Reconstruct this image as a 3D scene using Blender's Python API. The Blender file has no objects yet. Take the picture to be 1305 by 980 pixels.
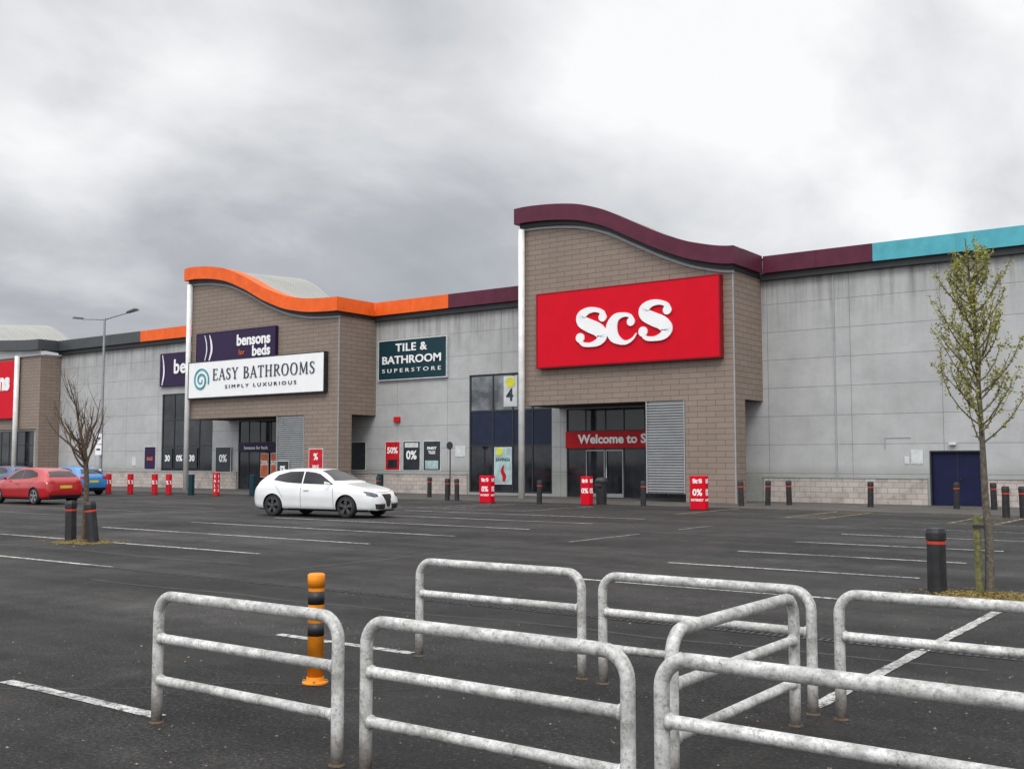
import bpy,bmesh,math,random
from mathutils import Vector,Matrix
from mathutils.bvhtree import BVHTree
random.seed(11)
scene=bpy.context.scene
COL=bpy.context.collection
rad=math.radians
YF=40.08; YW=42.95

# ------------------------------------------------------------------ materials
def nodes(name):
    m=bpy.data.materials.new(name); m.use_nodes=True
    nt=m.node_tree; b=nt.nodes['Principled BSDF']
    return m,nt,b
def N(nt,t,**k):
    n=nt.nodes.new(t)
    for a,v in k.items(): setattr(n,a,v)
    return n
def noise(nt,vec,scale,detail=4,rough=.55):
    n=N(nt,'ShaderNodeTexNoise'); n.inputs['Scale'].default_value=scale
    n.inputs['Detail'].default_value=detail; n.inputs['Roughness'].default_value=rough
    if vec is not None: nt.links.new(vec,n.inputs['Vector'])
    return n.outputs['Fac']
def ramp(nt,fac,stops):
    r=N(nt,'ShaderNodeValToRGB'); e=r.color_ramp.elements
    while len(e)<len(stops): e.new(.5)
    for i,(p,c) in enumerate(stops):
        e[i].position=p
        e[i].color=(c,c,c,1) if not isinstance(c,tuple) else (c[0],c[1],c[2],1)
    nt.links.new(fac,r.inputs['Fac']); return r.outputs['Color']
def mix(nt,fac,a,b,mode='MIX'):
    m=N(nt,'ShaderNodeMix',data_type='RGBA',blend_type=mode)
    for s,v in ((m.inputs[0],fac),(m.inputs[6],a),(m.inputs[7],b)):
        if isinstance(v,(int,float)): s.default_value=v
        elif isinstance(v,tuple): s.default_value=(v[0],v[1],v[2],1)
        else: nt.links.new(v,s)
    return m.outputs[2]
def bump(nt,b,h,strength=.3,dist=.01):
    n=N(nt,'ShaderNodeBump'); n.inputs['Strength'].default_value=strength; n.inputs['Distance'].default_value=dist
    nt.links.new(h,n.inputs['Height']); nt.links.new(n.outputs[0],b.inputs['Normal'])
def mk(name,col,rough=.6,metal=0,var=.12,scale=2.,spec=.5,bmp=0,bs=60,coat=0):
    m,nt,b=nodes(name)
    tc=N(nt,'ShaderNodeTexCoord').outputs['Object']
    f=noise(nt,tc,scale,5)
    lo=tuple(c*(1-var*2) for c in col); hi=tuple(min(1,c*(1+var*1.2)) for c in col)
    nt.links.new(ramp(nt,f,[(.3,lo),(.7,hi)]),b.inputs['Base Color'])
    b.inputs['Roughness'].default_value=rough; b.inputs['Metallic'].default_value=metal
    b.inputs['Specular IOR Level'].default_value=spec
    b.inputs['Coat Weight'].default_value=coat
    if bmp: bump(nt,b,noise(nt,tc,bs,3),bmp,.005)
    return m
def brickmat(name,c1,c2,mort,w,h,ms,off=.5,rough=.75,stain=.5,streak=False,moss=False,bm=.5):
    m,nt,b=nodes(name)
    uv=N(nt,'ShaderNodeUVMap').outputs[0]
    t=N(nt,'ShaderNodeTexBrick',offset=off)
    for k,v in (('Scale',1),('Brick Width',w),('Row Height',h),('Mortar Size',ms),('Mortar Smooth',.1),('Bias',0)):
        t.inputs[k].default_value=v
    for k,v in (('Color1',c1),('Color2',c2),('Mortar',mort)): t.inputs[k].default_value=(*v,1)
    nt.links.new(uv,t.inputs['Vector'])
    col=t.outputs['Color']
    big=ramp(nt,noise(nt,uv,.35,6),[(.3,1-.35*stain),(.75,1.0)])
    col=mix(nt,1.0,col,big,'MULTIPLY')
    if streak:
        mp=N(nt,'ShaderNodeMapping'); mp.inputs['Scale'].default_value=(2.2,.10,1); nt.links.new(uv,mp.inputs[0])
        st=ramp(nt,noise(nt,mp.outputs[0],1.3,7,.7),[(.44,0.),(.68,1.)])
        sx=N(nt,'ShaderNodeSeparateXYZ'); nt.links.new(uv,sx.inputs[0])
        mr=N(nt,'ShaderNodeMapRange'); mr.inputs['From Min'].default_value=7.0; mr.inputs['From Max'].default_value=9.7
        mr.inputs['To Min'].default_value=.07; mr.inputs['To Max'].default_value=.85
        nt.links.new(sx.outputs[1],mr.inputs['Value'])
        mu=N(nt,'ShaderNodeMath',operation='MULTIPLY'); nt.links.new(st,mu.inputs[0]); nt.links.new(mr.outputs[0],mu.inputs[1])
        col=mix(nt,mu.outputs[0],col,(.13,.128,.115))
        blot=ramp(nt,noise(nt,uv,1.1,8,.7),[(.35,.88),(.6,1.02)])
        col=mix(nt,1.0,col,blot,'MULTIPLY')
        mr2=N(nt,'ShaderNodeMapRange'); mr2.inputs['From Min'].default_value=1.0; mr2.inputs['From Max'].default_value=1.6
        mr2.inputs['To Min'].default_value=.9; mr2.inputs['To Max'].default_value=0
        nt.links.new(sx.outputs[1],mr2.inputs['Value'])
        mu2=N(nt,'ShaderNodeMath',operation='MULTIPLY'); nt.links.new(noise(nt,uv,2.2,6,.7),mu2.inputs[0]); nt.links.new(mr2.outputs[0],mu2.inputs[1])
        col=mix(nt,mu2.outputs[0],col,(.12,.14,.09))
    if moss:
        col=mix(nt,ramp(nt,noise(nt,uv,1.1,7,.7),[(.50,0.),(.74,.7)]),col,(.10,.10,.08))
    nt.links.new(col,b.inputs['Base Color'])
    b.inputs['Roughness'].default_value=rough; b.inputs['Specular IOR Level'].default_value=.3
    inv=N(nt,'ShaderNodeMath',operation='SUBTRACT'); inv.inputs[0].default_value=1; nt.links.new(t.outputs['Fac'],inv.inputs[1])
    bump(nt,b,inv.outputs[0],bm,.01)
    return m
M={}
M['brick']=brickmat('tower_tile',(.242,.188,.152),(.268,.210,.172),(.095,.072,.058),.82,.235,.0105,rough=.6,stain=.3,bm=.35)
M['panel']=brickmat('cladding_panel',(.445,.447,.445),(.465,.467,.464),(.225,.226,.226),3.55,1.2,.012,off=0.0,rough=.5,stain=.45,streak=True,bm=.3)
M['block']=brickmat('plinth_block',(.43,.375,.34),(.52,.46,.42),(.28,.25,.23),.45,.22,.012,moss=True)
M['maroon']=mk('maroon_metal',(.095,.016,.036),.5,0,.10,spec=.25)
M['orange']=mk('orange_metal',(.80,.12,.015),.5,0,.08,spec=.25)
M['cyan']=mk('cyan_metal',(.085,.37,.44),.5,0,.08,spec=.25)
M['dgrey']=mk('dark_grey_metal',(.05,.055,.06),.5,0,.08)
M['shadow']=mk('painted_shadow_black',(.02,.021,.024),.6)  # shade below the roof edges, put in as a black colour
M['roof']=brickmat('grey_roof_sheet',(.36,.36,.33),(.38,.38,.35),(.18,.18,.17),60,.4,.03,off=0)
M['white']=mk('white_paint',(.74,.74,.72),.45,0,.08)
M['frame']=mk('dark_frame',(.018,.019,.022),.4)
M['silver']=mk('silver_frame',(.30,.31,.32),.35,.4,.05)
M['navy']=mk('navy_panel',(.011,.018,.044),.4,spec=.3)
M['bluedoor']=mk('blue_door',(.006,.008,.042),.6,spec=.25)
M['soffit']=mk('soffit',(.03,.03,.03),.8)
M['louvre']=mk('louvre_grey',(.33,.34,.345),.45,.2,.06)
M['red']=mk('sign_red',(.60,.002,.016),.5,0,.03,spec=.15)
M['redstrip']=mk('strip_red',(.45,.006,.012),.45,0,.03,spec=.2)
M['reddark']=mk('dark_red',(.24,.006,.012),.45,0,.03,spec=.2)
M['signside']=mk('sign_side',(.03,.03,.03),.5)
M['purple']=mk('sign_purple',(.024,.010,.05),.45,0,.04,spec=.25)
M['teal']=mk('sign_teal',(.006,.034,.046),.45,0,.04,spec=.25)
M['tealbright']=mk('swirl_teal',(.03,.30,.33),.4)
M['letter']=mk('letter_white',(.84,.84,.84),.4,0,.02)
M['letterdark']=mk('letter_dark',(.02,.03,.06),.4)
M['posterred']=mk('poster_red',(.52,.012,.02),.45,0,.15,3,spec=.25)
M['posterdark']=mk('poster_dark',(.018,.024,.03),.35,0,.3,3)
M['posterwhite']=mk('poster_white',(.58,.60,.60),.5,0,.12,3)
M['posterpale']=mk('poster_pale_blue',(.36,.50,.50),.5,0,.25,2)
M['posterorange']=mk('poster_orange',(.6,.12,.03),.5,0,.2,3)
M['yellow']=mk('disc_yellow',(.62,.62,.03),.5)
M['black']=mk('black_plastic',(.018,.018,.020),.5,0,.3,6,bmp=.3,bs=40)
M['bollred']=mk('reflector_red',(.62,.05,.02),.35)
M['orangeb']=mk('bollard_orange',(.82,.26,.012),.5,0,.16,6,bmp=.2,spec=.3)
M['bark']=mk('bark',(.115,.098,.075),.9,0,.3,25,bmp=.8,bs=60)
M['barkdark']=mk('bark_dark',(.105,.070,.045),.9,0,.3,25,bmp=.8,bs=60)
M['stake']=mk('stake_wood',(.14,.135,.05),.85,0,.3,20,bmp=.5)
M['lampgrey']=mk('lamp_galvanised',(.33,.34,.35),.45,.6,.08)
def galv():
    m,nt,b=nodes('weathered_galvanised_steel')
    tc=N(nt,'ShaderNodeTexCoord').outputs['Object']
    c=ramp(nt,noise(nt,tc,5,8,.72),[(.33,(.23,.225,.21)),(.47,(.44,.435,.415)),(.60,(.68,.675,.655))])
    sp=ramp(nt,noise(nt,tc,38,6,.8),[(.40,.45),(.50,1.)])
    c=mix(nt,.7,c,sp,'MULTIPLY')
    pits=ramp(nt,noise(nt,tc,14,8,.82),[(.56,0.),(.64,.85)])
    c=mix(nt,pits,c,(.19,.175,.15))
    rust=ramp(nt,noise(nt,tc,8,7,.8),[(.63,0.),(.67,1.)])
    c=mix(nt,rust,c,(.13,.075,.04))
    sz=N(nt,'ShaderNodeSeparateXYZ'); nt.links.new(tc,sz.inputs[0])
    lo=N(nt,'ShaderNodeMapRange'); lo.inputs['From Min'].default_value=.25; lo.inputs['From Max'].default_value=0; lo.inputs['To Min'].default_value=0; lo.inputs['To Max'].default_value=1.3
    nt.links.new(sz.outputs[2],lo.inputs['Value'])
    mu=N(nt,'ShaderNodeMath',operation='MULTIPLY'); nt.links.new(lo.outputs[0],mu.inputs[0]); nt.links.new(noise(nt,tc,20,6,.7),mu.inputs[1])
    c=mix(nt,mu.outputs[0],c,(.12,.07,.04))
    nt.links.new(c,b.inputs['Base Color']); b.inputs['Metallic'].default_value=.12
    nt.links.new(ramp(nt,noise(nt,tc,25,4),[(.3,.32),(.7,.65)]),b.inputs['Roughness'])
    bump(nt,b,noise(nt,tc,45,6,.8),.55,.005); return m
M['galv']=galv()
def glass(name,c=(.012,.015,.018),r=.05,hi=2.6):
    m,nt,b=nodes(name)
    tc=N(nt,'ShaderNodeTexCoord').outputs['Object']
    nt.links.new(ramp(nt,noise(nt,tc,.9,5,.6),[(.38,c),(.66,tuple(k*hi for k in c))]),b.inputs['Base Color'])
    b.inputs['Roughness'].default_value=r; b.inputs['Specular IOR Level'].default_value=.5
    bump(nt,b,noise(nt,tc,.8,2),.04,.02); return m
M['glass']=glass('window_glass',(.007,.008,.010),.05,4)
M['glassreflect']=glass('window_glass_painted_reflection',(.06,.065,.07),.05,4)  # paler base colour stands in for reflections on the upper panes
def asphalt():
    m,nt,b=nodes('asphalt')
    tc=N(nt,'ShaderNodeTexCoord').outputs['Object']
    base=ramp(nt,noise(nt,tc,.22,8,.66),[(.3,(.017,.0165,.0165)),(.5,(.029,.028,.027)),(.72,(.050,.047,.044))])
    med=ramp(nt,noise(nt,tc,2.4,7,.75),[(.32,.55),(.68,1.3)])
    c=mix(nt,1,base,med,'MULTIPLY')
    gr=ramp(nt,noise(nt,tc,34,5,.85),[(.38,.22),(.52,1.),(.63,2.9)])
    c=mix(nt,1,c,gr,'MULTIPLY')
    v=N(nt,'ShaderNodeTexVoronoi'); v.inputs['Scale'].default_value=24; nt.links.new(tc,v.inputs['Vector'])
    spk=ramp(nt,v.outputs['Distance'],[(.11,1.),(.19,0.)])
    gate=ramp(nt,noise(nt,tc,14,3,.7),[(.50,0.),(.56,1.)])
    s2=mix(nt,1,spk,gate,'MULTIPLY')
    c=mix(nt,s2,c,(.19,.18,.16))
    dust=ramp(nt,noise(nt,tc,.55,9,.75),[(.50,0.),(.75,.6)])
    c=mix(nt,dust,c,(.072,.065,.056))
    stn=ramp(nt,noise(nt,tc,.9,5,.6),[(.62,0.),(.70,.75)])
    c=mix(nt,stn,c,(.013,.013,.014))
    mp=N(nt,'ShaderNodeMapping'); mp.inputs['Scale'].default_value=(.05,.9,1); nt.links.new(tc,mp.inputs[0])
    wear=ramp(nt,noise(nt,mp.outputs[0],1.,5,.6),[(.4,.7),(.65,1.3)])
    c=mix(nt,1,c,wear,'MULTIPLY')
    nt.links.new(c,b.inputs['Base Color'])
    nt.links.new(ramp(nt,noise(nt,tc,.35,5),[(.35,.52),(.7,.88)]),b.inputs['Roughness'])
    b.inputs['Specular IOR Level'].default_value=.26
    bump(nt,b,noise(nt,tc,42,5,.85),1.0,.022)
    return m
M['asphalt']=asphalt()
def pave():
    m,nt,b=nodes('pavement')
    tc=N(nt,'ShaderNodeTexCoord').outputs['Object']
    t=N(nt,'ShaderNodeTexBrick',offset=.5)
    for k,v in (('Scale',1),('Brick Width',.9),('Row Height',.6),('Mortar Size',.01)): t.inputs[k].default_value=v
    for k,v in (('Color1',(.075,.068,.062)),('Color2',(.095,.086,.078)),('Mortar',(.05,.047,.043))): t.inputs[k].default_value=(*v,1)
    nt.links.new(tc,t.inputs['Vector'])
    c=mix(nt,1,t.outputs['Color'],ramp(nt,noise(nt,tc,.8,6,.7),[(.3,.6),(.7,1.15)]),'MULTIPLY')
    nt.links.new(c,b.inputs['Base Color']); b.inputs['Roughness'].default_value=.8; return m
M['pave']=pave()
def paint(name,col,thr):
    m,nt,b=nodes(name)
    tc=N(nt,'ShaderNodeTexCoord').outputs['Object']
    w=ramp(nt,noise(nt,tc,11,9,.85),[(thr,0.),(thr+.08,1.)])
    w2=ramp(nt,noise(nt,tc,45,5,.8),[(.38,0.),(.47,1.)])
    f=mix(nt,1,w,w2,'MULTIPLY')
    w3=ramp(nt,noise(nt,tc,.5,4,.6),[(.32,.35),(.5,1.)])
    f=mix(nt,1,f,w3,'MULTIPLY')
    cc=ramp(nt,noise(nt,tc,2,5),[(.3,tuple(c*.75 for c in col)),(.7,col)])
    nt.links.new(mix(nt,f,(.036,.035,.034),cc),b.inputs['Base Color']); b.inputs['Roughness'].default_value=.75
    return m
M['line']=paint('road_paint_white',(.58,.58,.55),.43)
M['linefaint']=paint('road_paint_faded',(.40,.40,.38),.47)
M['lineyellow']=paint('road_paint_yellow',(.38,.30,.14),.45)

# ------------------------------------------------------------------ mesh helpers
class MB:
    def __init__(s): s.v=[]; s.f=[]; s.mi=[]
    def add(s,vs,fs,mi=0):
        o=len(s.v); s.v+= [tuple(v) for v in vs]; s.f+=[[i+o for i in f] for f in fs]; s.mi+=[mi]*len(fs)
        return s
    def box(s,x0,x1,y0,y1,z0,z1,mi=0):
        vs=[(x0,y0,z0),(x1,y0,z0),(x1,y1,z0),(x0,y1,z0),(x0,y0,z1),(x1,y0,z1),(x1,y1,z1),(x0,y1,z1)]
        return s.add(vs,[(0,3,2,1),(4,5,6,7),(0,1,5,4),(1,2,6,5),(2,3,7,6),(3,0,4,7)],mi)
    def quad(s,a,b,c,d,mi=0): return s.add([a,b,c,d],[(0,1,2,3)],mi)
    def lathe(s,prof,cx=0,cy=0,n=20,mi=0,axis='z',cz=0,caps=True):
        vs=[];fs=[];k=len(prof)
        for i in range(n):
            a=2*math.pi*i/n
            for r,h in prof:
                if axis=='z': vs.append((cx+r*math.cos(a),cy+r*math.sin(a),cz+h))
                else: vs.append((cx+r*math.cos(a),cy+h,cz+r*math.sin(a)))
        for i in range(n):
            j=(i+1)%n
            for q in range(k-1):
                f=(i*k+q,j*k+q,j*k+q+1,i*k+q+1)
                fs.append(f if axis=='z' else f[::-1])
        if caps and prof[0][0]>1e-4: fs.append([i*k for i in range(n)][::-1])
        if caps and prof[-1][0]>1e-4: fs.append([i*k+k-1 for i in range(n)])
        return s.add(vs,fs,mi)
    def tube(s,path,r,n=10,mi=0,caps=True):
        path=[Vector(p) for p in path]
        rs=r if isinstance(r,(list,tuple)) else [r]*len(path)
        vs=[];fs=[]
        t0=(path[1]-path[0]).normalized()
        up=Vector((0,0,1)) if abs(t0.z)<.9 else Vector((1,0,0))
        u=t0.cross(up).normalized()
        for i,p in enumerate(path):
            t=(path[min(i+1,len(path)-1)]-path[max(i-1,0)]).normalized()
            u=(u-t*u.dot(t)).normalized(); w=t.cross(u)
            for k in range(n):
                a=2*math.pi*k/n
                vs.append(p+(u*math.cos(a)+w*math.sin(a))*rs[i])
        for i in range(len(path)-1):
            for k in range(n):
                k2=(k+1)%n
                fs.append((i*n+k,i*n+k2,(i+1)*n+k2,(i+1)*n+k))
        if caps:
            fs.append(list(range(n))[::-1]); fs.append([(len(path)-1)*n+k for k in range(n)])
        return s.add(vs,fs,mi)
def obj(name,mb,mats,parent=None,origin=(0,0,0),loc=None,smooth=False,bevel=0,rot=0,side=False):
    me=bpy.data.meshes.new(name)
    ox,oy,oz=origin
    me.from_pydata([(x-ox,y-oy,z-oz) for x,y,z in mb.v],[],mb.f)
    me.update()
    if not isinstance(mats,(list,tuple)): mats=[mats]
    for m in mats: me.materials.append(M[m] if isinstance(m,str) else m)
    for p,mi in zip(me.polygons,mb.mi):
        p.material_index=mi; p.use_smooth=smooth or (side and abs(p.normal.z)<.5)
    uv=me.uv_layers.new(name='UVMap')
    for p in me.polygons:
        n=p.normal; ax=max(range(3),key=lambda i:abs(n[i]))
        for li in p.loop_indices:
            x,y,z=mb.v[me.loops[li].vertex_index]
            uv.data[li].uv=((y,z) if ax==0 else (x,z) if ax==1 else (x,y))
    o=bpy.data.objects.new(name,me); COL.objects.link(o)
    if parent is not None: o.parent=parent
    else:
        o.location=loc if loc is not None else origin; o.rotation_euler=(0,0,rot)
    if parent is not None and loc is not None: o.location=loc
    if bevel:
        b=o.modifiers.new('b','BEVEL'); b.width=bevel; b.segments=2; b.limit_method='ANGLE'
    return o
def thing(name,loc,label,cat,rot=0,group=None):
    e=bpy.data.objects.new(name,None); e.empty_display_size=.3; COL.objects.link(e)
    e.location=loc; e.rotation_euler=(0,0,rot)
    tag(e,label,cat,group); return e
def tag(o,label,cat,group=None):
    o['label']=label; o['category']=cat
    if group: o['group']=group
def struct(o): o['kind']='structure'; return o
def copy_thing(src,loc,rot=None,label=None):
    n=src.copy(); COL.objects.link(n); n.location=loc
    if rot is not None: n.rotation_euler=rot
    if label: n['label']=label
    def rec(a,b):
        for c in a.children:
            d=c.copy(); COL.objects.link(d); d.parent=b; rec(c,d)
    rec(src,n); return n
def text(mb,body,x0,z0,y,h=None,w=None,bold=0.,ext=.03,mi=0,right=False,sp=1.,center=False):
    if mb is None: mb=MB()
    cu=bpy.data.curves.new('t','FONT'); cu.body=body; cu.size=1; cu.offset=bold; cu.extrude=.02
    cu.space_character=sp; cu.resolution_u=3
    o=bpy.data.objects.new('t',cu); COL.objects.link(o)
    dg=bpy.context.evaluated_depsgraph_get(); dg.update()
    me=bpy.data.meshes.new_from_object(o.evaluated_get(dg))
    vs=[v.co.copy() for v in me.vertices]; fs=[list(p.vertices) for p in me.polygons]
    bpy.data.objects.remove(o); bpy.data.curves.remove(cu); bpy.data.meshes.remove(me)
    ax=min(v.x for v in vs); bx=max(v.x for v in vs); ay=min(v.y for v in vs); by=max(v.y for v in vs)
    sz=h/(by-ay) if h else w/(bx-ax)
    sx=w/(bx-ax) if w else sz
    W=(bx-ax)*sx
    if right: x0=x0-W
    if center: x0=x0-W/2
    mb.add([(x0+(v.x-ax)*sx,y-(v.z/.02)*ext/2-ext/2,z0+(v.y-ay)*sz) for v in vs],fs,mi)
    return mb
def hermite(tab,x):
    n=len(tab)
    if x<=tab[0][0]: return tab[0][1]
    if x>=tab[-1][0]: return tab[-1][1]
    for i in range(n-1):
        if x<=tab[i+1][0]: break
    x0,y0=tab[i];x1,y1=tab[i+1];h=x1-x0;t=(x-x0)/h
    def d(j):
        if j==0: return (tab[1][1]-tab[0][1])/(tab[1][0]-tab[0][0])
        if j==n-1: return (tab[-1][1]-tab[-2][1])/(tab[-1][0]-tab[-2][0])
        a=(tab[j][1]-tab[j-1][1])/(tab[j][0]-tab[j-1][0]); b=(tab[j+1][1]-tab[j][1])/(tab[j+1][0]-tab[j][0])
        if a*b<=0: return 0
        return 2*a*b/(a+b)
    m0,m1=d(i)*h,d(i+1)*h
    return (2*t**3-3*t*t+1)*y0+(t**3-2*t*t+t)*m0+(-2*t**3+3*t*t)*y1+(t**3-t*t)*m1
def crom(pts,seg=6):
    out=[];P=[Vector(p) for p in pts];n=len(P)
    for i in range(n-1):
        p0=P[max(i-1,0)];p1=P[i];p2=P[i+1];p3=P[min(i+2,n-1)]
        for k in range(seg):
            t=k/seg
            out.append(.5*((2*p1)+(p2-p0)*t+(2*p0-5*p1+4*p2-p3)*t*t+(3*p1-p0-3*p2+p3)*t**3))
    out.append(P[-1]); return out
def stroke(mb,pts,y,x0,z0,w,h,ext=.06,seg=6,mi=0):
    c=crom([(a,b,q) for a,b,q in pts],seg); L=[];Rr=[]
    for i,p in enumerate(c):
        a=c[max(i-1,0)];b=c[min(i+1,len(c)-1)]
        tx=(b.x-a.x)*w;tz=(b.y-a.y)*h;l=math.hypot(tx,tz) or 1
        nx,nz=-tz/l,tx/l; hw=p.z*h*.5
        L.append((x0+p.x*w+nx*hw,z0+p.y*h+nz*hw)); Rr.append((x0+p.x*w-nx*hw,z0+p.y*h-nz*hw))
    n=len(c);vs=[];fs=[]
    for i in range(n):
        vs+=[(L[i][0],y-ext,L[i][1]),(Rr[i][0],y-ext,Rr[i][1]),(L[i][0],y,L[i][1]),(Rr[i][0],y,Rr[i][1])]
    for i in range(n-1):
        a=i*4;b=a+4
        fs+=[(a,a+1,b+1,b),(a+1,a+3,b+3,b+1),(a+2,a,b,b+2)]
    fs+=[(0,2,3,1),(n*4-4,n*4-3,n*4-1,n*4-2)]
    return mb.add(vs,fs,mi)
def disc(mb,cx,cz,r,y,ext=.05,n=24,mi=0):
    return mb.lathe([(r,-ext),(r,0)],cx,y,n,mi,'y',cz)
def ScS(mb,x0,z0,w,h,y,ext=.07,mi=0):
    S=[(.86,.74,.05),(.80,.86,.11),(.62,.945,.12),(.40,.935,.18),(.23,.82,.26),(.25,.67,.31),(.45,.545,.34),(.67,.43,.34),(.79,.27,.30),(.70,.12,.21),(.49,.055,.12),(.28,.08,.11),(.14,.2,.06)]
    c=[(.90,.68,.05),(.78,.88,.11),(.56,.935,.15),(.32,.85,.28),(.19,.57,.40),(.26,.27,.35),(.48,.09,.19),(.68,.06,.12),(.86,.16,.08),(.97,.32,.04)]
    k=w/5.0; sw=1.88*k; e=ext*.02
    stroke(mb,S,y,x0,z0,sw,h,ext,mi=mi)
    disc(mb,x0+.80*sw,z0+.74*h,.115*h,y-e,ext,mi=mi); disc(mb,x0+.19*sw,z0+.25*h,.125*h,y-e,ext,mi=mi)
    cx=x0+1.66*k
    stroke(mb,c,y-2*e,cx,z0,1.55*k,h*.8,ext,mi=mi)
    disc(mb,cx+.80*1.55*k,z0+.70*h*.8,.11*h,y-3*e,ext,mi=mi)
    sx=x0+3.12*k
    stroke(mb,S,y-4*e,sx,z0+.03*h,sw,h,ext,mi=mi)
    disc(mb,sx+.80*sw,z0+.77*h,.115*h,y-5*e,ext,mi=mi); disc(mb,sx+.19*sw,z0+.28*h,.125*h,y-5*e,ext,mi=mi)
TK=.135; TN=.05
def sf(x,z,l=.15): return [(x-l,z,TN),(x+l,z,TN)]
GL={
'E':(.62,[[(.16,0,TK),(.16,1,TK)],[(.04,.975,TN),(.55,.975,TN)],[(.54,.98,TN),(.56,.80,TN*.6)],[(.16,.52,TN),(.44,.52,TN)],[(.44,.62,TN*.6),(.44,.42,TN*.6)],[(.04,.025,TN),(.57,.025,TN)],[(.56,.03,TN),(.60,.22,TN*.6)]]),
'A':(.80,[[(.12,0,TN),(.41,1,TN)],[(.39,1,TK),(.70,0,TK)],[(.2,.33,TN),(.62,.33,TN)],sf(.12,.025,.11),sf(.70,.025,.13)]),
'S':(.55,[[(.46,.74,.04),(.44,.90,.07),(.27,.97,.06),(.11,.86,.11),(.12,.68,.13),(.27,.52,.14),(.44,.34,.13),(.42,.12,.11),(.25,.03,.06),(.08,.10,.07),(.05,.27,.04)]]),
'Y':(.74,[[(.12,1,TK),(.38,.5,TK)],[(.64,1,TN),(.39,.5,TN)],[(.38,.52,TK),(.38,0,TK)],sf(.12,.975,.12),sf(.64,.975,.1),sf(.38,.025,.14)]),
'B':(.66,[[(.17,0,TK),(.17,1,TK)],[(.04,.975,TN),(.32,.97,TN),(.50,.89,.1),(.52,.74,TK),(.42,.58,.08),(.2,.54,TN)],[(.2,.52,TN),(.42,.50,.07),(.58,.38,.12),(.58,.18,.14),(.42,.04,.08),(.04,.025,TN)]]),
'T':(.68,[[(.34,0,TK),(.34,1,TK)],[(.04,.975,TN),(.64,.975,TN)],[(.05,.98,TN),(.03,.78,TN*.6)],[(.63,.98,TN),(.65,.78,TN*.6)],sf(.34,.025,.14)]),
'H':(.84,[[(.17,0,TK),(.17,1,TK)],[(.67,0,TK),(.67,1,TK)],[(.17,.52,TN),(.67,.52,TN)],sf(.17,.975,.13),sf(.17,.025,.13),sf(.67,.975,.13),sf(.67,.025,.13)]),
'R':(.74,[[(.17,0,TK),(.17,1,TK)],[(.04,.975,TN),(.34,.97,TN),(.53,.89,.1),(.55,.73,TK),(.44,.56,.08),(.2,.51,TN)],[(.36,.53,.1),(.52,.22,.13),(.72,.02,.08)],sf(.17,.025,.13)]),
'O':(.84,[[(.42,.98,.05),(.20,.88,.1),(.10,.5,.15),(.20,.12,.1),(.42,.02,.05),(.64,.12,.1),(.74,.5,.15),(.64,.88,.1),(.42,.98,.05)]]),
'M':(1.0,[[(.15,0,TN),(.17,1,TN)],[(.18,1,TK),(.48,.1,TK)],[(.48,.1,TN),(.78,1,TN)],[(.80,1,TK),(.82,0,TK)],sf(.15,.025,.11),sf(.82,.025,.13)]),
' ':(.38,[])}
def serif(body,x0,x1,z0,h,y,ext=.03):
    tw=sum(GL[c][0]+.10 for c in body)-.10; k=(x1-x0)/tw; mb=MB(); x=x0; q=0
    for c in body:
        w,st=GL[c]
        for s in st:
            q+=1; stroke(mb,s,y-.001*(q%7),x,z0,k,h,ext,5 if len(s)>2 else 1)
        x+=(w+.10)*k
    return mb

# ------------------------------------------------------------------ building pieces
def wall(mb,x0,x1,z0,z1,y,holes=(),deep=.18,mi=0):
    xs=sorted({x0,x1,*[h[0] for h in holes],*[h[1] for h in holes]}); zs=sorted({z0,z1,*[h[2] for h in holes],*[h[3] for h in holes]})
    xs=[x for x in xs if x0<=x<=x1]; zs=[z for z in zs if z0<=z<=z1]
    for i in range(len(xs)-1):
        for j in range(len(zs)-1):
            cx=(xs[i]+xs[i+1])/2; cz=(zs[j]+zs[j+1])/2
            if any(h[0]<cx<h[1] and h[2]<cz<h[3] for h in holes): continue
            mb.quad((xs[i],y,zs[j]),(xs[i+1],y,zs[j]),(xs[i+1],y,zs[j+1]),(xs[i],y,zs[j+1]),mi)
    for a,b,c,d in holes:
        e=y+deep
        mb.quad((a,y,c),(a,y,d),(a,e,d),(a,e,c),mi); mb.quad((b,y,d),(b,y,c),(b,e,c),(b,e,d),mi)
        mb.quad((a,y,d),(b,y,d),(b,e,d),(a,e,d),mi); mb.quad((a,e,c),(b,e,c),(b,y,c),(a,y,c),mi)
def glazing(parent,O,x0,x1,z0,z1,y,vx,hz,solid=(),name='window',t=.05,fm='frame',pale=()):
    fr=MB(); yy=y+.06
    X=[x0]+list(vx)+[x1]; Z=[z0]+list(hz)+[z1]
    for x in X:
        c=min(max(x,x0+t/2),x1-t/2); fr.box(c-t/2,c+t/2,yy,yy+.07,z0,z1)
    for i in range(len(X)-1):
        for z in Z:
            c=min(max(z,z0+t/2),z1-t/2); fr.box(X[i]+t/2+.001,X[i+1]-t/2-.001,yy+.004,yy+.066,c-t/2,c+t/2)
    f=obj(name,fr,fm,parent,O)
    for i in range(len(X)-1):
        for j in range(len(Z)-1):
            a,b,c,d=X[i]+t/2+.002,X[i+1]-t/2-.002,Z[j]+t/2+.002,Z[j+1]-t/2-.002
            g=MB(); g.box(a,b,yy+.03,yy+.05,c,d)
            cz=(c+d)/2
            if any(s[0]<cz<s[1] for s in solid): obj('infill_panel',g,'navy',f,O)
            elif any(s[0]<cz<s[1] for s in pale): obj('glass_pane',g,'glassreflect',f,O)
            else: obj('glass_pane',g,'glass',f,O)
    return f
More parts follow.
